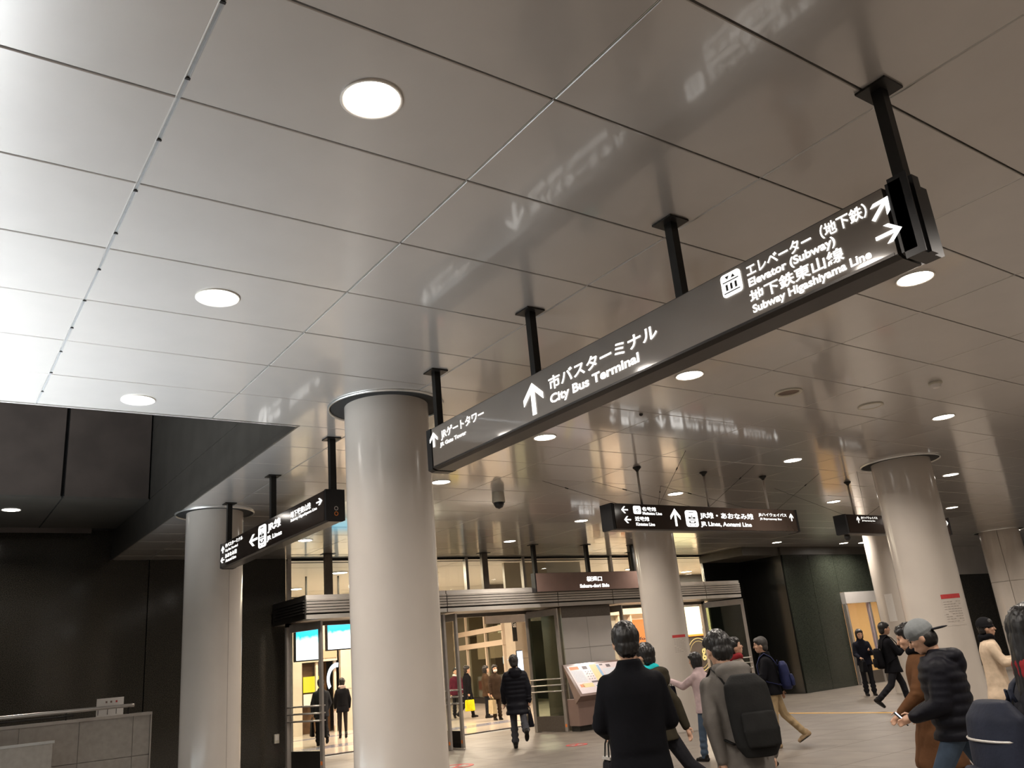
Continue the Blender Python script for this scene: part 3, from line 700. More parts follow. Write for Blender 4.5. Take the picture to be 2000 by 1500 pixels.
bx('board', -.19, .21, 0, .02, 1.45, 1.72, M['white'], st)
for k, x in enumerate((-.05, .02, .10)): bx('red_mark', x-.012, x+.014, -.003, 0, 1.645, 1.675, M['red'] if k == 2 else M['maroon'], st)
for x in (-.12, .02, .15): bx('black_frame', x-.05, x-.042, -.003, 0, 1.47, 1.57, M['ink'], st)
bx('board_post', -.01, .01, .02, .04, 0, 1.45, M['rod'], st)
inn = empty('inner_parapet', (0, 13.9, 0), 'lower stone block with shiny metal edge in front of the parapet, bottom left corner', 'parapet')
bx('block', -3, 1.86, 0, .3, 0, 1.20, M['stone'], inn); bx('metal_edge', -3, 1.88, -.015, .02, 1.20, 1.235, M['edge'], inn)
gl = empty('green_indicator', (.60, 18.62, 0), 'tiny glowing green indicator on the black granite wall, far left', 'indicator light')
bx('housing', -.05, .03, 0, .05, 2.22, 2.34, M['dark'], gl); bx('light', -.04, .02, -.005, 0, 2.24, 2.31, M['green_led'], gl)
ol = empty('wall_outlet', (6.72, 18.68, 0), 'small cream outlet box low on the black granite wall by the left door', 'outlet')
bx('box', -.05, .05, -.06, 0, .50, .68, M['plastic'], ol, bev=.006); bx('cover', -.035, .035, -.066, -.06, .56, .66, M['white'], ol)

# ------------------------------------------------------------------ interior beyond the doors
ci = empty('ceiling_interior', (0, 0, H), kind='structure')
ys = [18.78, 20.55, 26.2, 31.5, 37, 46]
for a, b in zip(ys, ys[1:]):
    for x0, x1 in ((6.5, 12.2), (12.2, 18.2), (18.2, 24.2), (24.2, 32)): bx('ceiling_panel', x0+.015, x1-.015, a+.02, b-.02, .03, .08, M['ceil_in'], ci)
bx('ceiling_backing', 6, 32, 18.76, 46, .09, .2, M['void'], ci)
for x0, x1, c in ((13.7, 15.2, 'wall_in'), (15.2, 16.5, 'steel_p')):
    bx('upper_wall_panel', x0+.01, x1-.01, 1.1, 1.2, 3.0, H, M[c], w1)
wb = empty('wall_back', (0, 28, 0), kind='structure')
bx('stone_panel', 6.5, 10.95, 0, .15, 0, H, M['wall_in'], wb)
wb2 = empty('wall_side', (0, 28, 0), kind='structure')
for x0, x1 in ((12.32, 13.6), (13.62, 15.2)):
    for z0, z1 in ((0, 1.3), (1.31, 2.6), (2.61, H)): bx('stone_panel', x0, x1, 0, .15, z0, z1, M['wall_in'], wb2)
bx('stone_panel', 15.05, 15.2, .15, 14, 0, H, M['wall_in'], wb2)
sf = empty('shopfront', (11.6, 28.2, 0), 'warm brown shopfront seen through the leftmost door', 'shopfront')
bx('backdrop', -.62, .62, .8, .9, 0, 2.24, M['brown_in'], sf); bx('header', -.64, .64, -.1, .8, 2.25, H, M['wall_in'], sf)
bx('warm_strip', -.1, .62, -.14, -.10, 2.35, 2.62, M['warm2'], sf); bx('lattice', -.62, -.1, .3, .35, 1.75, 2.2, M['brown_in'], sf)
bx('yellow_poster', -.42, .25, .25, .3, 1.30, 1.80, M['ygl'], sf); bx('white_sheet', -.45, -.1, .2, .24, .85, 1.25, M['white'], sf)
for x in (-.63, -.05, .60): bx('door_post', x-.04, x+.04, 0, .1, 0, 2.25, M['beam'], sf)
bx('counter', -.6, .6, .5, .8, 0, .9, M['brown_in'], sf)
# curved white shop logo on a pane, right half of that shopfront
V, Fc = [], []
for k in range(15):
    a = pi*.45+pi*.75*k/14
    for q in (.30, .42): V.append((.62+q*cos(a)*.9, -.12, 1.65+q*sin(a)*1.25))
for k in range(14): Fc.append((2*k, 2*k+2, 2*k+3, 2*k+1))
obj('curved_emblem', V, Fc, M['bluegl'], sf)
for (n, x0, x1, z0, z1, lb) in (('display_screen', 8.45, 9.08, 2.20, 3.08, 'blue and white display screen seen through the glass of the leftmost door'), ('display_screen', 9.33, 10.05, 2.42, 3.12, 'blue and white display screen partly hidden by the largest column')):
    t = empty(n, ((x0+x1)/2, 22, 0), lb, 'screen', 'display screens over the inner hall')
    bx('casing', -(x1-x0)/2-.03, (x1-x0)/2+.02, 0, .12, z0-.03, z1+.03, M['dark'], t); bx('picture', -(x1-x0)/2, (x1-x0)/2, -.008, 0, z0, z1, M['screen'], t)
    bx('hanger', -.02, .02, .04, .08, z1+.03, H, M['rod'], t)
# deep hall behind the middle doors
cw = empty('wall_far', (0, 0, 0), kind='structure')
bx('far_wall', 15.2, 30, 42, 42.2, 0, H, M['wall_in'], cw); bx('side_wall', 32, 32.2, 19, 42, 0, H, M['wall_in'], cw)
for z0, z1 in ((0, 1.75), (1.76, H)): bx('pillar_panel', 20.95, 21.75, 29.9, 30.6, z0, z1, M['wall_in'], cw)
bx('side_wall', 16.7, 24, 25.5, 25.6, 3.0, H, M['recess'], cw)
ang = atan2(36.5-30.9, 22.3-21.15)
gf = empty('glass_shopfront', (21.15, 30.9, 0), 'dark glazed shopfront with two cream beams seen through the middle doors', 'shopfront', rz=ang)
bx('backdrop', 0, 6.5, -2.2, -2.1, 0, H, M['dark_in'], gf); bx('plinth', 0, 6.5, -.1, .1, 0, .25, M['rod'], gf)
for z in (2.38, 2.98): bx('beam', 0, 6.3, -.03, .14, z, z+.22, M['beam'], gf)
for x in (.1, 2.15, 4.6, 6.3): bx('mullion', x-.06, x+.06, -.02, .10, .25, H, M['beam'], gf)
for a, b in ((.16, 2.09), (2.21, 4.54), (4.66, 6.24)): bx('pane', a, b, .0, .012, .25, H, M['glass_g'], gf)
bx('shelf', 2.4, 4.4, -1.6, -1.2, 0, 1.2, M['brown_in'], gf); bx('lit_sign', 3.0, 3.7, -1.9, -1.8, 1.9, 2.15, M['warm2'], gf); bx('lit_sign', 4.3, 4.8, -1.9, -1.8, 1.6, 1.95, M['bluegl'], gf)
bx('brown_fascia', .2, 6.2, -.5, -.45, 2.6, 2.95, M['brown_in'], gf)
t = empty('banner', (20.75, 29.6, 0), 'dark hanging banner with white script beside the stone pillar', 'banner')
bx('cloth', -.10, .12, 0, .02, 2.45, 3.75, M['ink'], t); ff = (Vector((20.75, 29.6, 0)), UX, NY)
o = letter('Ga', (Vector((0, 0, 0)), UX, NY), -.08, .1, 3.0, 3.25, M['white'], t, .02)
ls = empty('lit_poster', (20.72, 29.3, 0), 'bright bluish white lit panel left of the stone pillar', 'light panel')
bx('face', -.12, .12, 0, .05, 1.2, 2.05, M['bluegl'], ls); bx('casing', -.14, .14, .05, .1, 0, 2.08, M['dark'], ls)
ys_ = empty('food_shop', (20.6, 38, 0), 'warm yellow lit food shop glimpsed beside the largest column', 'shopfront')
bx('backdrop', -2, 1.0, 0, .1, 0, 4.2, M['brown_in'], ys_); bx('lit_menu', -1.8, .6, -.05, 0, 1.9, 3.3, M['warm2'], ys_); bx('lit_lamp', -.9, -.5, -.3, -.1, 3.1, 3.5, M['warm'], ys_); bx('counter', -1.8, .8, -.8, -.4, 0, 1.1, M['white'], ys_); bx('red_front', -1.8, .8, -.84, -.8, .5, .9, M['red'], ys_)
bn = empty('banner', (17.9, 31.5, 0), 'dark blue hexagonal banner with white script over the middle doors', 'banner')
V = [(-.32, 0, 3.9), (.32, 0, 3.9), (.32, 0, 2.6), (0, 0, 2.45), (-.32, 0, 2.6)]; V += [(x, .03, z) for x, y, z in V]
obj('cloth', V, [(0, 4, 3, 2, 1), (5, 6, 7, 8, 9)]+[(i, (i+1) % 5, 5+(i+1) % 5, 5+i) for i in range(5)], M['ink'], bn); letter('Ga', (Vector((0, 0, 0)), UX, NY), -.25, .28, 2.95, 3.2, M['white'], bn, .02, lift=.01)
# shops behind the right doors
rs = empty('shopfront', (24.0, 24.0, 0), 'cream shopfront with orange poster behind the column and right doors', 'shopfront')
bx('wall', -3.4, .9, .2, .3, 0, H, M['steel_p'], rs); bx('header', -3.2, .9, -.05, .2, 2.95, 3.18, M['beam'], rs); bx('orange_poster', -1.75, -1.1, .12, .2, 1.3, 2.75, M['orgl'], rs); bx('purple_banner', -2.3, -2.0, .1, .2, 1.6, 2.72, M['purple'], rs)
bx('side_door', -3.2, -2.8, .05, .2, 0, 2.9, M['brown_in'], rs); letter('info', (Vector((0, 0, 0)), UX, NY), -1.7, -1.15, 2.0, 2.12, M['ink'], rs, .03, lift=-.11)
for x in (-3.25, -2.45, -1.85): bx('mullion', x-.03, x+.03, .0, .2, 0, 2.95, M['beam'], rs)
cf = empty('cafe_front', (25.95, 24.0, 0), 'warm glowing cafe window with round gold emblem right of the middle column', 'shopfront')
bx('backdrop', -1.0, .9, .25, .3, 0, H, M['dark_in'], cf); bx('lit_menu', -.9, .28, .1, .15, 2.05, 3.1, M['warm'], cf); bx('counter_edge', -.9, .3, 0, .12, 1.98, 2.05, M['orange'], cf); bx('dark_plate', .0, .26, .05, .09, 2.07, 2.25, M['ink'], cf)
bx('jamb', .3, .6, 0, .2, 0, 3.3, M['beam'], cf)
V, Fc = [], []
for q0, q1 in ((.60, .63), (.50, .515)):
    b = len(V)
    for k in range(41):
        a = 2*pi*k/40
        for q in (q0, q1): V.append((-.42+q*cos(a), .03, 1.28+q*sin(a)))
    for k in range(40): Fc.append((b+2*k, b+2*k+1, b+2*k+3, b+2*k+2))
obj('emblem_ring', V, Fc, M['gold'], cf); letter('g', (Vector((0, 0, 0)), UX, NY), -.30, -.06, 1.05, 1.5, M['gold'], cf, .03, 'emblem_letter', lift=-.02)
bx('emblem_plate', -.95, .28, .05, .08, .5, 1.95, M['dark_in'], cf)
# interior lamps
il = empty('interior_lamp', (9.5, 21.5, H+.03), 'round lamp in the white inner ceiling nearest the left door', 'ceiling light', 'round lamps of the inner hall')
lathe('diffuser', [(.20, 0), (.20, -.02), (.001, -.025)], (0, 0, 0), M['lampw'], il, 32); lathe('lamp_ring', [(.23, 0), (.23, -.03), (.20, -.025)], (0, 0, 0), M['trimring'], il, 32)
area('lamp_light', (0, 0, -.04), .4, INNER_W, (1, .84, .64), il)
k = 0
for x, y in ((9.7, 25.3), (12.6, 22), (12.6, 26), (16.5, 22.5), (17.8, 28.5), (18.2, 34), (19.5, 39), (20.6, 22), (24.6, 21.6), (24.6, 23.2), (28, 22)):
    k += 1; dup(il, (x, y, H+.03), 'round lamp in the white inner ceiling, %s' % ['over the shopfront at the left', 'behind the largest column', 'deeper behind the largest column', 'over the middle doors', 'over the waiting woman', 'deep in the hall', 'at the far end of the hall', 'behind the steel wall', 'behind the right doors', 'close over the cafe window', 'farthest right'][k-1])
il2 = empty('exit_side_lamp', (7.6, 29.5, 4.2), 'row of glaring white lamps glimpsed above the left canopy end', 'ceiling light')

# ================================================================== people
def ell(c, r, V, Fc, n=14, m=9, rot=None):
    b = len(V)
    for j in range(1, m):
        t = pi*j/m
        for i in range(n):
            a = 2*pi*i/n; v = Vector((r[0]*sin(t)*cos(a), r[1]*sin(t)*sin(a), r[2]*cos(t)))
            if rot: v = rot @ v
            V.append(v+Vector(c))
    for s in (1, -1):
        v = Vector((0, 0, s*r[2])); v = rot @ v if rot else v; V.append(v+Vector(c))
    for j in range(m-2):
        for i in range(n): i2 = (i+1) % n; Fc.append((b+j*n+i, b+(j+1)*n+i, b+(j+1)*n+i2, b+j*n+i2))
    T = b+(m-1)*n
    for i in range(n): i2 = (i+1) % n; Fc.append((T, b+i, b+i2)); Fc.append((T+1, b+(m-2)*n+i2, b+(m-2)*n+i))
def cap(p, q, a, b, V, Fc, n=10, sx=1, sy=1):
    p, q = Vector(p), Vector(q); d = (q-p); L = d.length
    if L < 1e-6: return
    d /= L; P, rd = [], []
    for t in (80, 50, 25, 0): P.append(p-d*a*sin(R(t))); rd.append(a*cos(R(t)))
    P.append((p+q)/2); rd.append((a+b)/2)
    for t in (0, 25, 50, 80): P.append(q+d*b*sin(R(t))); rd.append(b*cos(R(t)))
    tube_geo(P, rd, n, V, Fc, sx, sy)
def loft(rings, V, Fc, n=20):     # rings: (center, rx, ry)
    b = len(V)
    for c, rx, ry in rings:
        for i in range(n): a = 2*pi*i/n; V.append(Vector((c[0]+rx*cos(a), c[1]+ry*sin(a), c[2])))
    for j in range(len(rings)-1):
        for i in range(n): i2 = (i+1) % n; Fc.append((b+j*n+i, b+j*n+i2, b+(j+1)*n+i2, b+(j+1)*n+i))
    Fc.append(tuple(b+i for i in range(n))[::-1]); Fc.append(tuple(b+(len(rings)-1)*n+i for i in range(n)))
def fuse(name, V, Fc, m, parent, vox, smooth=2):
    me = bpy.data.meshes.new(name); me.from_pydata([tuple(v) for v in V], [], Fc); o = bpy.data.objects.new(name, me); COL.objects.link(o)
    md = o.modifiers.new('r', 'REMESH'); md.mode = 'VOXEL'; md.voxel_size = vox; md.use_smooth_shade = True
    if smooth: sm = o.modifiers.new('s', 'SMOOTH'); sm.iterations = smooth; sm.factor = .5
    dg = bpy.context.evaluated_depsgraph_get(); me2 = bpy.data.meshes.new_from_object(o.evaluated_get(dg)); me2.name = name
    bpy.data.objects.remove(o); bpy.data.meshes.remove(me); me2.materials.clear(); me2.materials.append(m)
    me2.polygons.foreach_set('use_smooth', [True]*len(me2.polygons))
    return link(bpy.data.objects.new(name, me2), parent)
cm = {}
def cloth(c, rough=.85, sc=60, b=.35):
    k = (tuple(c), rough, sc)
    if k not in cm: cm[k] = mat('cloth', c, rough, spec=.12, noise=.25, nscale=8, bump=b, bscale=sc, dist=.004)
    return cm[k]
skin = mat('skin', (.56, .33, .22), .5, noise=.08, nscale=15, bump=.05, bscale=200)
hairm = mat('black hair', (.010, .0085, .008), .38, noise=.3, nscale=60, bump=.25, bscale=300, dist=.003)
hairg = mat('greying short hair', (.04, .034, .03), .6, noise=.4, nscale=80, bump=.4, bscale=300, dist=.003)
eyem = mat('dark eye', (.02, .012, .01), .2, noise=.1)
BAGS = []
def person(label, x, y, bear, Hh, legs, arms, coat, coatc, trou, lean=0, headp=0, heady=0, vox=.011, hair='short', hairmat=None, shoec=(.015, .013, .012), bag=None, extra=None, fem=False, hem=None, puffy=False, hood=False, skinlegs=False, hstyle=None, baglabel=None, bagc=(.02, .02, .022), bags=None, scarf=None, mask=False, cap_=None, collar=True):
    s = Hh/1.80; hs = 1.10
    t = empty('person', (x, y, 0), label, 'person', rz=-R(bear))
    bw = .93 if fem else 1.0
    Lr = Matrix.Rotation(-R(lean), 3, 'X')
    # feet first: find ground shift
    def legj(side, a, k, p, out=.0):
        sx = side*.092*bw; h = Vector((sx, 0, -.01)); a_, b_ = R(a), R(a-k)
        kn = h+Vector((side*out*.4, sin(a_)*.43, -cos(a_)*.43)); an = kn+Vector((side*out*.2, sin(b_)*.41, -cos(b_)*.41))
        fd = Vector((0, cos(R(p)), -sin(R(p)))); fu = Vector((0, sin(R(p)), cos(R(p))))
        return h, kn, an, fd, fu
    LJ = [legj(-1, *legs[0]), legj(1, *legs[1])]
    lows = []
    for h, kn, an, fd, fu in LJ:
        lows += [(an-fu*.085-fd*.07).z, (an-fu*.085+fd*.17).z]
    P0 = Vector((0, 0, -min(lows)))
    up = lambda v: P0+Lr @ Vector(v)
    LJ = [(h+P0, kn+P0, an+P0, fd, fu) for h, kn, an, fd, fu in LJ]
    # arms
    AJ = []
    for side, (f, o, e, inn_) in zip((-1, 1), arms):
        sh = Vector((side*.178*bw, 0, .455)); f_, o_ = R(f), R(o)
        el = sh+Vector((side*sin(o_), sin(f_)*cos(o_), -cos(f_)*cos(o_)))*.285
        g = R(f+e); i_ = R(inn_); dv = Vector((-side*sin(i_), sin(g)*cos(i_), -cos(g)*cos(i_))); wr_ = el+dv*.245
        AJ.append((up(sh), up(el), up(wr_), (Lr @ dv).normalized(), side))
    S = lambda V: [v*s for v in V]
    # ---- body
    V, Fc = [], []
    prof = [(-.10, .14, .10), (0, .165, .115), (.1, .15, .10), (.2, .135, .095), (.32, .155, .108), (.42, .165, .108), (.48, .15, .09), (.525, .08, .07), (.56, .055, .055)]
    rg = []
    for z, rx, ry in prof: c = up((0, 0, z)); rg.append((c, rx*bw, ry))
    loft(rg, V, Fc); cap(up((0, -.005, .5)), up((0, .015, .66)), .056, .052, V, Fc)
    for h, kn, an, fd, fu in LJ:
        cap(h, kn, .082, .055, V, Fc); cap(kn, an, .054, .037, V, Fc); cap(an-fu*.045-fd*.03, an-fu*.055+fd*.14, .034, .03, V, Fc)
    hands = []
    for sh, el, wr_, dv, side in AJ:
        cap(sh, el, .050, .040, V, Fc); cap(el, wr_, .040, .027, V, Fc)
        # palm + fingers, curled
        ax = Vector((side, 0, 0)); nrm = dv.cross(ax).normalized(); ax = nrm.cross(dv).normalized()
        pal = wr_+dv*.045; cap(wr_+dv*.01, wr_+dv*.075, .026, .03, V, Fc, sx=1, sy=.8)
        inw = -ax*side; 
        for q, ln in zip((-1.5, -.5, .5, 1.5), (.060, .070, .066, .052)):
            b0 = wr_+dv*.085+nrm*(q*.0155); b1_ = b0+dv*ln*.5+inw*.010; b2 = b1_+dv*ln*.42+inw*.028
            cap(b0-dv*.02, b1_, .0085, .008, V, Fc, 7); cap(b1_, b2, .008, .0068, V, Fc, 7)
        th0 = wr_+dv*.02+nrm*.018; th1 = th0+nrm*.035+dv*.03+inw*.012; th2 = th1+dv*.035+inw*.01; cap(th0, th1, .0115, .01, V, Fc, 7); cap(th1, th2, .0095, .008, V, Fc, 7)
        hands.append(wr_+dv*.10+inw*.01)
    HR = Lr @ (Matrix.Rotation(-R(heady), 3, 'Z') @ Matrix.Rotation(-R(headp), 3, 'X')); HC = up((0, .02, .60))
    hp = lambda v: HC+HR @ ((Vector(v)+Vector((0, .005, .105)))*hs)
    def he(c, r): r = [q*hs for q in r]; ell(hp(c), r, V, Fc, 16, 12, rot=HR)
    he((0, 0, 0), (.076, .094, .112)); he((0, .028, -.062), (.055, .062, .052)); he((0, .058, -.088), (.026, .026, .022)); he((0, .080, .032), (.05, .016, .012))
    he((.078, -.005, -.012), (.011, .022, .031)); he((-.078, -.005, -.012), (.011, .022, .031)); he((0, .088, -.057), (.024, .012, .011)); he((.04, .062, -.02), (.025, .025, .025)); he((-.04, .062, -.02), (.025, .025, .025))
    cap(hp((0, .088, .012)), hp((0, .108, -.026)), .009, .0135, V, Fc, 8)
    body = fuse('body', S(V), Fc, skin, t, vox*s, 2)
    for q in (-1, 1):
        V, Fc = [], []; ell(hp((q*.031, .083, .008)), (.013, .010, .008), V, Fc, 10, 6); obj('eye', S(V), Fc, eyem, t, True)
    # ---- hair / hat
    V, Fc = [], []; rot = HR
    def hh(c, r): r = [q*hs*1.03 for q in r]; ell(hp(c), r, V, Fc, 16, 12, rot=HR)
    if hair != 'none':
        if hair == 'cap': hh((0, -.03, -.02), (.083, .080, .085))
        else:
            hh((0, -.022, .032), (.088, .096, .102)); hh((0, .03, .078), (.074, .060, .045)); hh((0, -.05, -.03), (.076, .058, .075)); hh((.045, .045, .068), (.035, .04, .03)); hh((-.045, .045, .068), (.035, .04, .03))
            rs_ = random.Random(len(label))
            for k in range(0):
                a = rs_.uniform(0, 2*pi); e = rs_.uniform(.2, 1.4); d = Vector((cos(a)*cos(e)*.086, sin(a)*cos(e)*.094-.022, sin(e)*.102+.03))
                if d.y > .05: continue
                cap(hp(d*.9), hp(d*1.05+Vector((rs_.gauss(0, .012), -.02, -.012))), .016, .007, V, Fc, 6)
            if hair in ('bob', 'long'):
                hh((0, -.035, -.02), (.088, .078, .12)); hh((.07, -.01, -.03), (.022, .05, .09)); hh((-.07, -.01, -.03), (.022, .05, .09))
            if hair == 'long': cap(hp((0, -.05, 0)), hp((0, -.09, -.33)), .080, .062, V, Fc, 14)
        ho = fuse('hair', S(V), Fc, hairmat or hairm, t, .007*s, 4)
        if hair in ('short', 'bob', 'long'):
            from mathutils import noise
            nn = [v.normal.copy() for v in ho.data.vertices]
            for v, q in zip(ho.data.vertices, nn):
                k = noise.noise(Vector((v.co.x*60, v.co.y*60, v.co.z*7)))+.5*noise.noise(Vector((v.co.x*140, v.co.y*140, v.co.z*14)))
                v.co += q*k*.008
    if cap_ == 'ball':
        V, Fc = [], []; hh((0, -.012, .045), (.093, .105, .092)); hh((0, -.012, .03), (.095, .107, .03)); fuse('cap', S(V), Fc, cloth((.22, .235, .24), .8), t, .008, 1)
        V, Fc = [], []; ell(hp((0, -.145, -.005)), (.075, .080, .010), V, Fc, 18, 6, rot=HR @ Matrix.Rotation(R(18), 3, 'X')); obj('cap_peak', S(V), Fc, cloth((.02, .02, .025)), t, True)
    if cap_ == 'beanie':
        V, Fc = [], []; hh((0, -.015, .045), (.095, .105, .10)); hh((0, -.01, .02), (.098, .108, .035)); fuse('beanie', S(V), Fc, cloth((.012, .012, .014)), t, .008, 1)
    if mask:
        V, Fc = [], []; hh((0, .055, -.055), (.062, .055, .045)); obj('face_mask', S(V), Fc, M['white'], t, True)
    # ---- trousers / legs
    if trou:
        V, Fc = [], []
        loft([(up((0, 0, .12)), .165*bw, .12), (P0+Vector((0, 0, .02)), .178*bw, .128), (P0+Vector((0, 0, -.08)), .17*bw, .12)], V, Fc)
        kx_ = .90 if skinlegs else 1
        for h, kn, an, fd, fu in LJ:
            cap(h, kn, .096*kx_*1.0, .070*kx_, V, Fc); cap(kn, an-(an-kn)*.0, .071*kx_, (.058 if not skinlegs else .042), V, Fc)
            if not skinlegs:
                rs_ = random.Random(3)
                for q in (.35, .6, .85): cap(kn.lerp(an, q)+Vector((-.02, 0, 0)), kn.lerp(an, q)+Vector((.02, 0, 0)), .062, .060, V, Fc, 10)
        fuse('trousers' if not skinlegs else 'tights', S(V), Fc, trou, t, .012*s, 2)
    for h, kn, an, fd, fu in LJ:
        V, Fc = [], []; q = an-fu*.05
        cap(q-fd*.045, q+fd*.09, .043, .045, V, Fc, 12); cap(q+fd*.08-fu*.003, q+fd*.15-fu*.008, .043, .034, V, Fc, 12); cap(q-fd*.03, q-fd*.03+fu*.05, .043, .046, V, Fc, 12)
        V = [v-fu*min(0, (v-an).dot(fu)+.085)*1.0 if (v-an).dot(fu) < -.085 else v for v in V]
        sh_ = fuse('shoe', S(V), Fc, cloth(shoec, .4, 90, .1), t, .008*s, 1)
        V, Fc = [], []
        for i in range(12):
            a = 2*pi*i/12
            for zz in (-.088, -.072): V.append(an+fd*(.055+cos(a)*.115)+Vector((sin(a)*.045, 0, 0))+fu*zz)
        for i in range(12): j = (i+1) % 12; Fc.append((2*i, 2*j, 2*j+1, 2*i+1))
        Fc.append(tuple(range(1, 24, 2))); obj('sole', S(V), Fc, M['dark'], sh_)
    # ---- coat
    hem = -.45 if hem is None else hem
    V, Fc = [], []; g = .0 if not puffy else .022
    ylo = min(kn.y for _, kn, _, _, _ in LJ); yhi = max(kn.y for _, kn, _, _, _ in LJ)
    rings = []
    zl = []
    zz = hem
    while zz < .0: zl.append(zz); zz += .045 if puffy else .06
    for i, z in enumerate(zl):
        k = -z/.45; yc = (ylo+yhi)/2*min(1, k)*.55; spread = (yhi-ylo)/2*min(1, k)*.62
        wv = (.012*sin(i*2.1) if puffy else .004*sin(i*1.7))
        rings.append((P0+Vector((0, yc, z)), (.204+.035*k)*bw+g*.5+wv, .140+spread+.02*k+g+wv))
    body_p = [(.02, .200, .148), (.1, .196, .145), (.2, .198, .145), (.3, .208, .150), (.38, .222, .150), (.43, .226, .140), (.47, .210, .126), (.505, .165, .110), (.535, .115, .095), (.565, .075, .08)]
    if puffy:
        bp2 = []; z = .02
        while z < .55:
            import bisect
            ks = [b[0] for b in body_p]; i = min(max(bisect.bisect(ks, z), 1), len(ks)-1); a_, b_ = body_p[i-1], body_p[i]; f = (z-a_[0])/(b_[0]-a_[0])
            ph = (z % .085)/.085; wv = .016*abs(sin(pi*ph))
            bp2.append((z, a_[1]+(b_[1]-a_[1])*f+g+wv, a_[2]+(b_[2]-a_[2])*f+g+wv)); z += .017
        body_p = bp2
    for z, rx, ry in body_p:
        c = up((0, 0, z)); rings.append((c, rx*bw, ry))
    loft(rings, V, Fc, 28)
    for sh, el, wr_, dv, side in AJ:
        a0 = sh+Vector((-side*.012, 0, -.012))
        cap(a0, el, .073+g, .066+g*.7, V, Fc, 14); cap(el, wr_-dv*.0, .066+g*.7, .046+g*.4, V, Fc, 14)
        if puffy:
            for q in range(5): c = sh.lerp(el, .1+q*.2); ell(c, (.088, .088, .04), V, Fc)
            for q in range(4): c = el.lerp(wr_, .15+q*.24); ell(c, (.074, .074, .035), V, Fc)
        else:
            for q in (.8, 1.0): c = sh.lerp(el, q); ell(c+Vector((0, .01, 0)), (.072, .072, .03), V, Fc)
    if collar: 
        loft([(up((0, -.01, .50)), .13, .10), (up((0, -.012, .555)), .098, .085), (up((0, -.02, .60)), .082, .076)], V, Fc)
    if hood: ell(up((0, -.115, .525)), (.145, .095, .070), V, Fc, 18, 12, rot=Lr); ell(up((0, -.15, .47)), (.115, .065, .09), V, Fc, 16, 10, rot=Lr); ell(up((.07, -.02, .55)), (.06, .09, .05), V, Fc, 12, 8, rot=Lr); ell(up((-.07, -.02, .55)), (.06, .09, .05), V, Fc, 12, 8, rot=Lr)
    fuse('coat' if hem < -.25 else 'jacket', S(V), Fc, coatc, t, .013*s, 2)
    if scarf:
        V, Fc = [], []; pts = []
        for i in range(17): a = 2*pi*i/16; pts.append(up((.085*cos(a), .075*sin(a)-.005, .585+.01*sin(3*a))))
        tube_geo(pts, .042, 12, V, Fc); ell(up((0, -.07, .55)), (.09, .05, .05), V, Fc, rot=Lr); fuse('scarf', S(V), Fc, scarf, t, .011, 1)
    # ---- carried things (top-level)
    bpy.context.view_layer.update(); MW = t.matrix_world.copy()
    for b in (bags or []):
        kind, lb, c = b[0], b[1], b[2]; par = b[3:] if len(b) > 3 else ()
        if kind == 'backpack':
            w_, d_, h_ = par[:3]; zc = par[3] if len(par) > 3 else .22; 
            bt = empty('backpack', tuple(MW @ (up((0, -.16, zc))*s)), lb, 'backpack', rz=-R(bear)); bi = (Matrix.Translation(bt.location) @ Matrix.Rotation(-R(bear), 4, 'Z')).inverted()
            def B(name, V, Fc, m, p=bt, vx=.012):
                V = [bi @ (MW @ (v*s)) for v in V]; return fuse(name, V, Fc, m, p, vx, 3) if vx else obj(name, V, Fc, m, p, True)
            y0 = -.155-(.03 if puffy else 0)
            V, Fc = [], []
            for i in range(9):
                f = i/8; z = zc-h_/2+h_*f; k = (1-abs(2*f-1)**4)**.5*.35+.65 if f < 1 else .55
                loft_r = (up((0, y0-d_/2, z)), w_/2*k, d_/2*k*(1.05-.25*f)); V_ = None
                if i == 0: rgs = []
                rgs.append(loft_r)
            loft(rgs, V, Fc, 24); bb_ = B('bag_body', V, Fc, c)
            V, Fc = [], []; loft([(up((0, y0-d_*.98, zc-h_*.40)), w_*.36, d_*.20), (up((0, y0-d_*1.0, zc-h_*.2)), w_*.40, d_*.24), (up((0, y0-d_*.95, zc+h_*.02)), w_*.36, d_*.18)], V, Fc, 20); pk = B('front_pocket', V, Fc, c)
            V, Fc = tube_geo([up((-.03, y0-.02, zc+h_*.47)), up((-.02, y0-.03, zc+h_*.56)), up((.02, y0-.03, zc+h_*.56)), up((.03, y0-.02, zc+h_*.47))], .008, 8); B('top_handle', V, Fc, c, vx=0)
            if w_ >= .42:
                V, Fc = tube_geo([up((w_*.47*cos(a), y0-d_*(.50+.46*sin(a)), zc+h_*.22)) for a in [pi*i/12 for i in range(13)]], .006, 6); B('piping', V, Fc, M['steel_p'], vx=0)
                V, Fc = boxgeo((0, y0-d_*1.24, zc-h_*.12), (.07, .006, .05)); B('badge', [up(v) for v in V], Fc, M['steel_p'], vx=0)
            for q in (-1, 1):
                gg = .03 if puffy else 0
                V, Fc = tube_geo([up((q*.09, y0-.02, zc+h_*.36)), up((q*.105, -.10-gg, .50)), up((q*.11, 0, .575+gg)), up((q*.115, .09+gg, .52)), up((q*.12, .165+gg, .40)), up((q*.15, .165+gg, .25)), up((q*.20+q*gg, .05, .12)), up((q*.15, y0-.02, zc-h_*.32))], .024, 8, sx=1, sy=.35); B('shoulder_strap', V, Fc, c, vx=0)
        else:
            hand = MW @ (hands[0 if 'left' in kind else 1]*s)
            w_, d_, h_, drop = par[:4]
            bt = empty('bag', (hand.x, hand.y, hand.z-drop-h_), lb, 'bag', rz=-R(bear)+(par[4] if len(par) > 4 else 0))
            V, Fc = boxgeo((0, 0, h_/2), (d_, w_, h_)); o = obj('bag_body', V, Fc, c, bt)
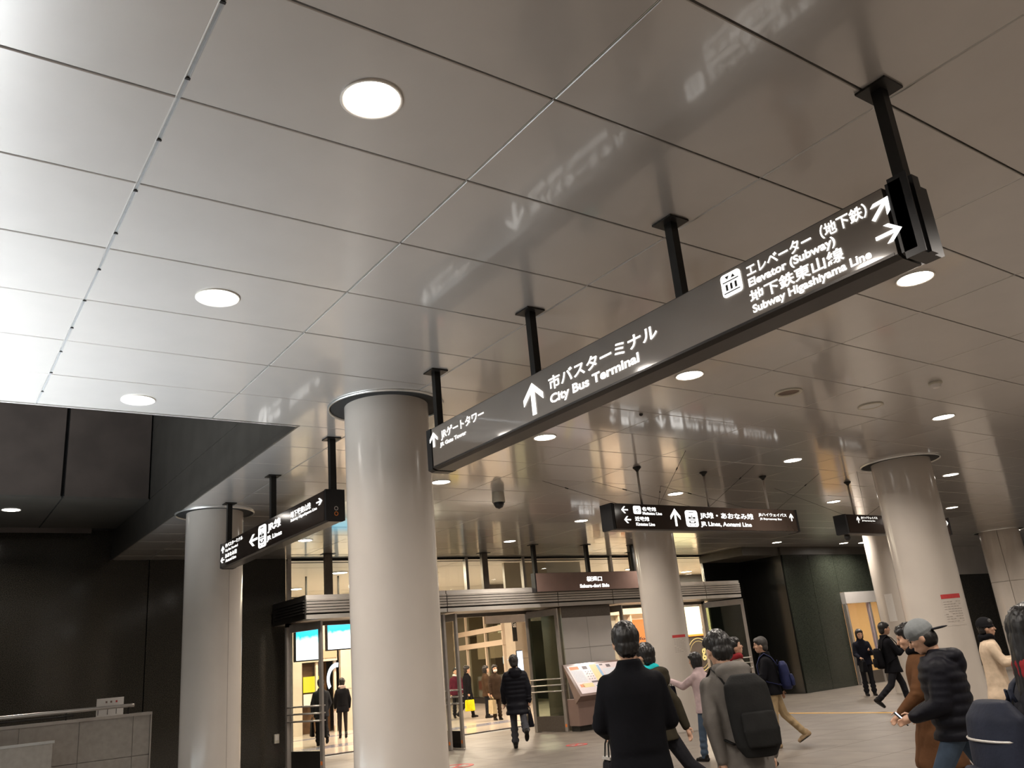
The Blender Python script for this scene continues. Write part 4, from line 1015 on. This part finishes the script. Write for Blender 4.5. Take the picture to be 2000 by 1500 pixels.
            for v in o.data.vertices:
                if v.co.z > h_*.9: v.co.x *= .45 if 'paper' not in kind else .8; v.co.y *= .94
            bevel(o, min(.03, d_*.2) if 'paper' not in kind else .004, 3)
            for q in (-1, 1):
                tube('bag_handle', [(q*d_*.2, -w_*.22, h_*.95), (q*d_*.12, -w_*.16, h_+drop*.7), (0, -.03, h_+drop), (0, .03, h_+drop), (q*d_*.12, w_*.16, h_+drop*.7), (q*d_*.2, w_*.22, h_*.95)], .007, M['dark'] if 'paper' not in kind else c, bt, 8)
            if 'trim' in kind: bx('top_trim', -d_*.24, d_*.24, -w_*.4, w_*.4, h_, h_+.02, M['steel_p'], bt)
    if extra: extra(t, up, s, hands, MW)
    return t
def phone(lb):
    def f(t, up, s, hands, MW):
        h = MW @ (((hands[0]+hands[1])/2)*s) if lb[1] == 'both' else MW @ (hands[0 if lb[1] == 'left' else 1]*s)
        bt = empty('mobile_phone', tuple(h), lb[0], 'phone', rz=t.rotation_euler.z)
        o = box('phone_body', (0, .02, .03), (.07, .012, .14), M['dark'], bt, bev=.004); box('phone_screen', (0, .012, .03), (.062, .003, .125), M['bluegl'], bt)
        bt.rotation_euler.x = -.7
    return f
black = cloth((.0055, .0055, .0075)); navy = cloth((.008, .009, .016)); olive = cloth((.035, .029, .018)); grey = cloth((.17, .155, .14)); dtrou = cloth((.014, .014, .017)); jeans = cloth((.07, .10, .145)); chino = cloth((.38, .28, .16)); brownc = cloth((.11, .050, .022))
nylon = cloth((.008, .008, .012), .55, 25); dgrey = cloth((.03, .03, .036)); navbag = cloth((.02, .025, .075), .6); beigew = cloth((.70, .55, .40)); lgt = cloth((.28, .24, .20)); pinkw = cloth((.55, .42, .42)); red_ = cloth((.28, .025, .03)); teal = cloth((.02, .55, .58)); greybp = cloth((.016, .016, .0155), .7)
def at(b, d): return d*sin(R(b)), d*cos(R(b))
ST = ((0, 0, 0), (0, 0, 0))
def PP(label, b, d, bear, Hh, *a, **k): x, y = at(b, d); return person(label, x, y, bear, Hh, *a, **k)
# nearest group
PP('person in long black coat seen from behind, black bag hanging at the left', 42.2, 6.7, 36, 1.92, ((6, 4, 0), (-6, 6, 8)), ((10, 12, 62, 12), (8, 12, 70, 15)), 1, black, dtrou, hem=-.62, vox=.008, headp=8, bags=[('left trim', 'black cylindrical handbag held by the person in long black coat', nylon, .20, .17, .34, .16, .3)])
PP('person in grey hooded coat with large black backpack, seen from behind', 48.5, 7.0, 22, 1.83, ((16, 8, 0), (-14, 12, 20)), ((-12, 10, 14, 4), (-8, 12, 18, 4)), 1, grey, dtrou, lean=9, headp=12, hem=-.36, vox=.008, hood=True, bags=[('backpack', 'large black backpack worn over a grey coat', greybp, .36, .19, .56, .20), ('right paper', 'small white paper carrier bag beside the grey coat hem', M['white'], .20, .10, .26, .12)])
PP('striding person in olive jacket with bright turquoise scarf', 43.6, 9.9, -20, 1.87, ((28, 6, 0), (-34, 22, 45)), ((30, 8, 30, 10), (-28, 8, 12, 0)), 1, olive, dtrou, lean=4, hem=-.12, vox=.009, hood=True, scarf=teal)
PP('small woman in pale pink top and jeans raising one fist, half hidden by grey coat', 46.6, 14.2, -10, 1.60, ((10, 6, 0), (-14, 20, 30)), ((62, 6, 55, 0), (-10, 8, 15, 0)), 1, pinkw, jeans, lean=4, hem=-.15, hair='bob', fem=True, bags=[('left', 'dark shoulder bag beside the woman in jeans', navy, .28, .12, .26, .10)])
PP('man in light jacket with face turned up to the right', 48.9, 13.0, 125, 1.78, ((18, 8, 0), (-14, 16, 20)), ((20, 10, 40, 5), (-12, 8, 15, 0)), 1, lgt, chino, headp=-12, hem=-.1, scarf=red_)
PP('man in black jacket and beige trousers walking left with navy backpack', 50.8, 15.3, -38, 1.74, ((6, 2, 0), (-16, 26, 30)), ((22, 8, 35, 5), (-22, 8, 15, 0)), 1, black, chino, lean=4, hem=-.10, hairmat=hairg, hair='crop', shoec=(.35, .25, .15), bags=[('backpack', 'navy blue backpack on the man in beige trousers', navbag, .32, .20, .46, .18)])
PP('man in navy puffer jacket, grey cap and blue jeans looking down at a phone', 60.6, 8.2, -28, 1.81, ((30, 62, 30), (-24, 14, 32)), ((12, 8, 62, 18), (10, 8, 64, 20)), 1, nylon, jeans, lean=4, headp=22, hem=-.10, vox=.008, puffy=True, hood=True, hair='cap', cap_='ball', extra=phone(('mobile phone held low in front of the man in grey cap', 'both')))
PP('person in long brown coat partly hidden by the man in puffer jacket', 59.4, 9.6, -32, 1.76, ((18, 8, 0), (-18, 14, 22)), ((18, 10, 30, 5), (-14, 10, 10, 0)), 1, brownc, dtrou, headp=14, hem=-.50, vox=.009, scarf=black)
PP('woman in cream coat and black beanie at the right, behind the wide column', 63.2, 14.2, 150, 1.70, ((12, 4, 0), (-12, 10, 14)), ((35, 10, 60, 10), (30, 10, 65, 10)), 1, beigew, dtrou, hem=-.30, fem=True, cap_='beanie', scarf=black)
PP('long black-haired woman with red scarf at the right edge of the view', 65.5, 4.7, 125, 1.76, ((12, 6, 0), (-12, 10, 16)), ((10, 12, 40, 5), (-6, 12, 20, 0)), 1, dgrey, dtrou, hem=-.4, hair='long', fem=True, vox=.009, scarf=red_, bags=[('backpack', 'huge navy backpack with grey trim, lower right corner', cloth((.022, .026, .042), .6), .42, .24, .58, .16)])
# middle distance
PP('man in long black puffer coat walking away with a black bag at his right', 34.8, 18.7, 30, 1.84, ((4, 2, 0), (-26, 34, 50)), ((8, 14, 12, 0), (-10, 12, 6, 0)), 1, nylon, cloth((.07, .07, .08)), hem=-.30, puffy=True, hood=True, hairmat=hairg, bags=[('right', 'black soft briefcase swinging from the walking man in puffer coat', nylon, .36, .14, .28, .12)])
PP('man in black coat facing right, both hands on a phone, black backpack', 57.9, 20.8, 128, 1.83, ((22, 14, -6), (-20, 30, 40)), ((28, 10, 90, 20), (26, 10, 92, 20)), 1, black, dtrou, lean=-4, headp=8, hem=-.18, vox=.012, hair='crop', bags=[('backpack', 'black backpack on the man in black coat near the right doorway', black, .32, .18, .42, .14)], extra=phone(('mobile phone held up by the man in black coat near the right doorway', 'both')))
PP('person in dark blue jacket standing at the right doorway with shoulder bag', 56.4, 25.3, 222, 1.70, ((2, 0, 0), (-3, 2, 0)), ((15, 8, 95, 25), (10, 8, 60, 10)), 1, navy, dtrou, headp=10, hem=-.12, vox=.012, hair='bob', bags=[('right', 'black shoulder bag of the person standing at the right doorway', black, .40, .16, .28, .05)])
# inside the building
PP('woman in dark brown coat and white face mask waiting beyond the middle doors', 33.5, 28.0, 190, 1.65, ((2, 0, 0), (-2, 0, 0)), ((6, 8, 20, 0), (4, 8, 6, 0)), 1, cloth((.045, .028, .018)), cloth((.05, .035, .025)), hem=-.26, vox=.013, fem=True, mask=True, hair='bob', bags=[('right paper', 'beige paper carrier held by the woman in face mask', cloth((.45, .36, .22)), .36, .14, .40, .10)])
PP('dark-haired person in brown jacket just behind the woman in face mask', 32.9, 29.5, 120, 1.64, ((2, 0, 0), (-2, 0, 0)), ((6, 8, 20, 0), (4, 8, 6, 0)), 1, cloth((.06, .035, .02)), dtrou, hem=-.2, vox=.014, fem=True, hair='bob')
PP('person in long black coat with yellow bag walking beyond the middle doors', 31.7, 30.5, 100, 1.72, ((18, 8, 0), (-20, 20, 30)), ((10, 8, 20, 0), (-6, 8, 6, 0)), 1, black, dtrou, hem=-.42, vox=.013, bags=[('right', 'bright yellow carrier bag hanging beside a long black coat', cloth((.85, .72, .02)), .34, .12, .36, .12)])
PP('person in burgundy jacket and white shirt seen through the open door glass', 31.0, 31.0, 200, 1.66, ((8, 4, 0), (-8, 8, 6)), ((6, 8, 20, 0), (4, 8, 6, 0)), 1, cloth((.10, .015, .03)), dtrou, hem=-.12, vox=.014, scarf=M['white'])
PP('woman in short black coat and dark tights walking away inside the left door', 23.8, 27.0, 20, 1.64, ((4, 2, 18), (-8, 6, 24)), ((6, 12, 16, 0), (4, 12, 10, 0)), 1, black, cloth((.02, .016, .016), .5), hem=-.20, vox=.012, fem=True, hair='short', skinlegs=True, scarf=cloth((.45, .35, .32)), bags=[('left paper', 'white paper bag held by the woman in short black coat', M['white'], .26, .05, .34, .06)])
PP('man in dark suit walking away with a black briefcase inside the left door', 22.5, 25.0, 15, 1.72, ((4, 2, 0), (-20, 26, 40)), ((4, 12, 12, 0), (4, 14, 40, 10)), 1, cloth((.028, .030, .036)), dtrou, hem=-.18, vox=.012, bags=[('left', 'black briefcase of the man in dark suit', black, .38, .10, .40, .10)])
bpy.data.objects.remove(il2)
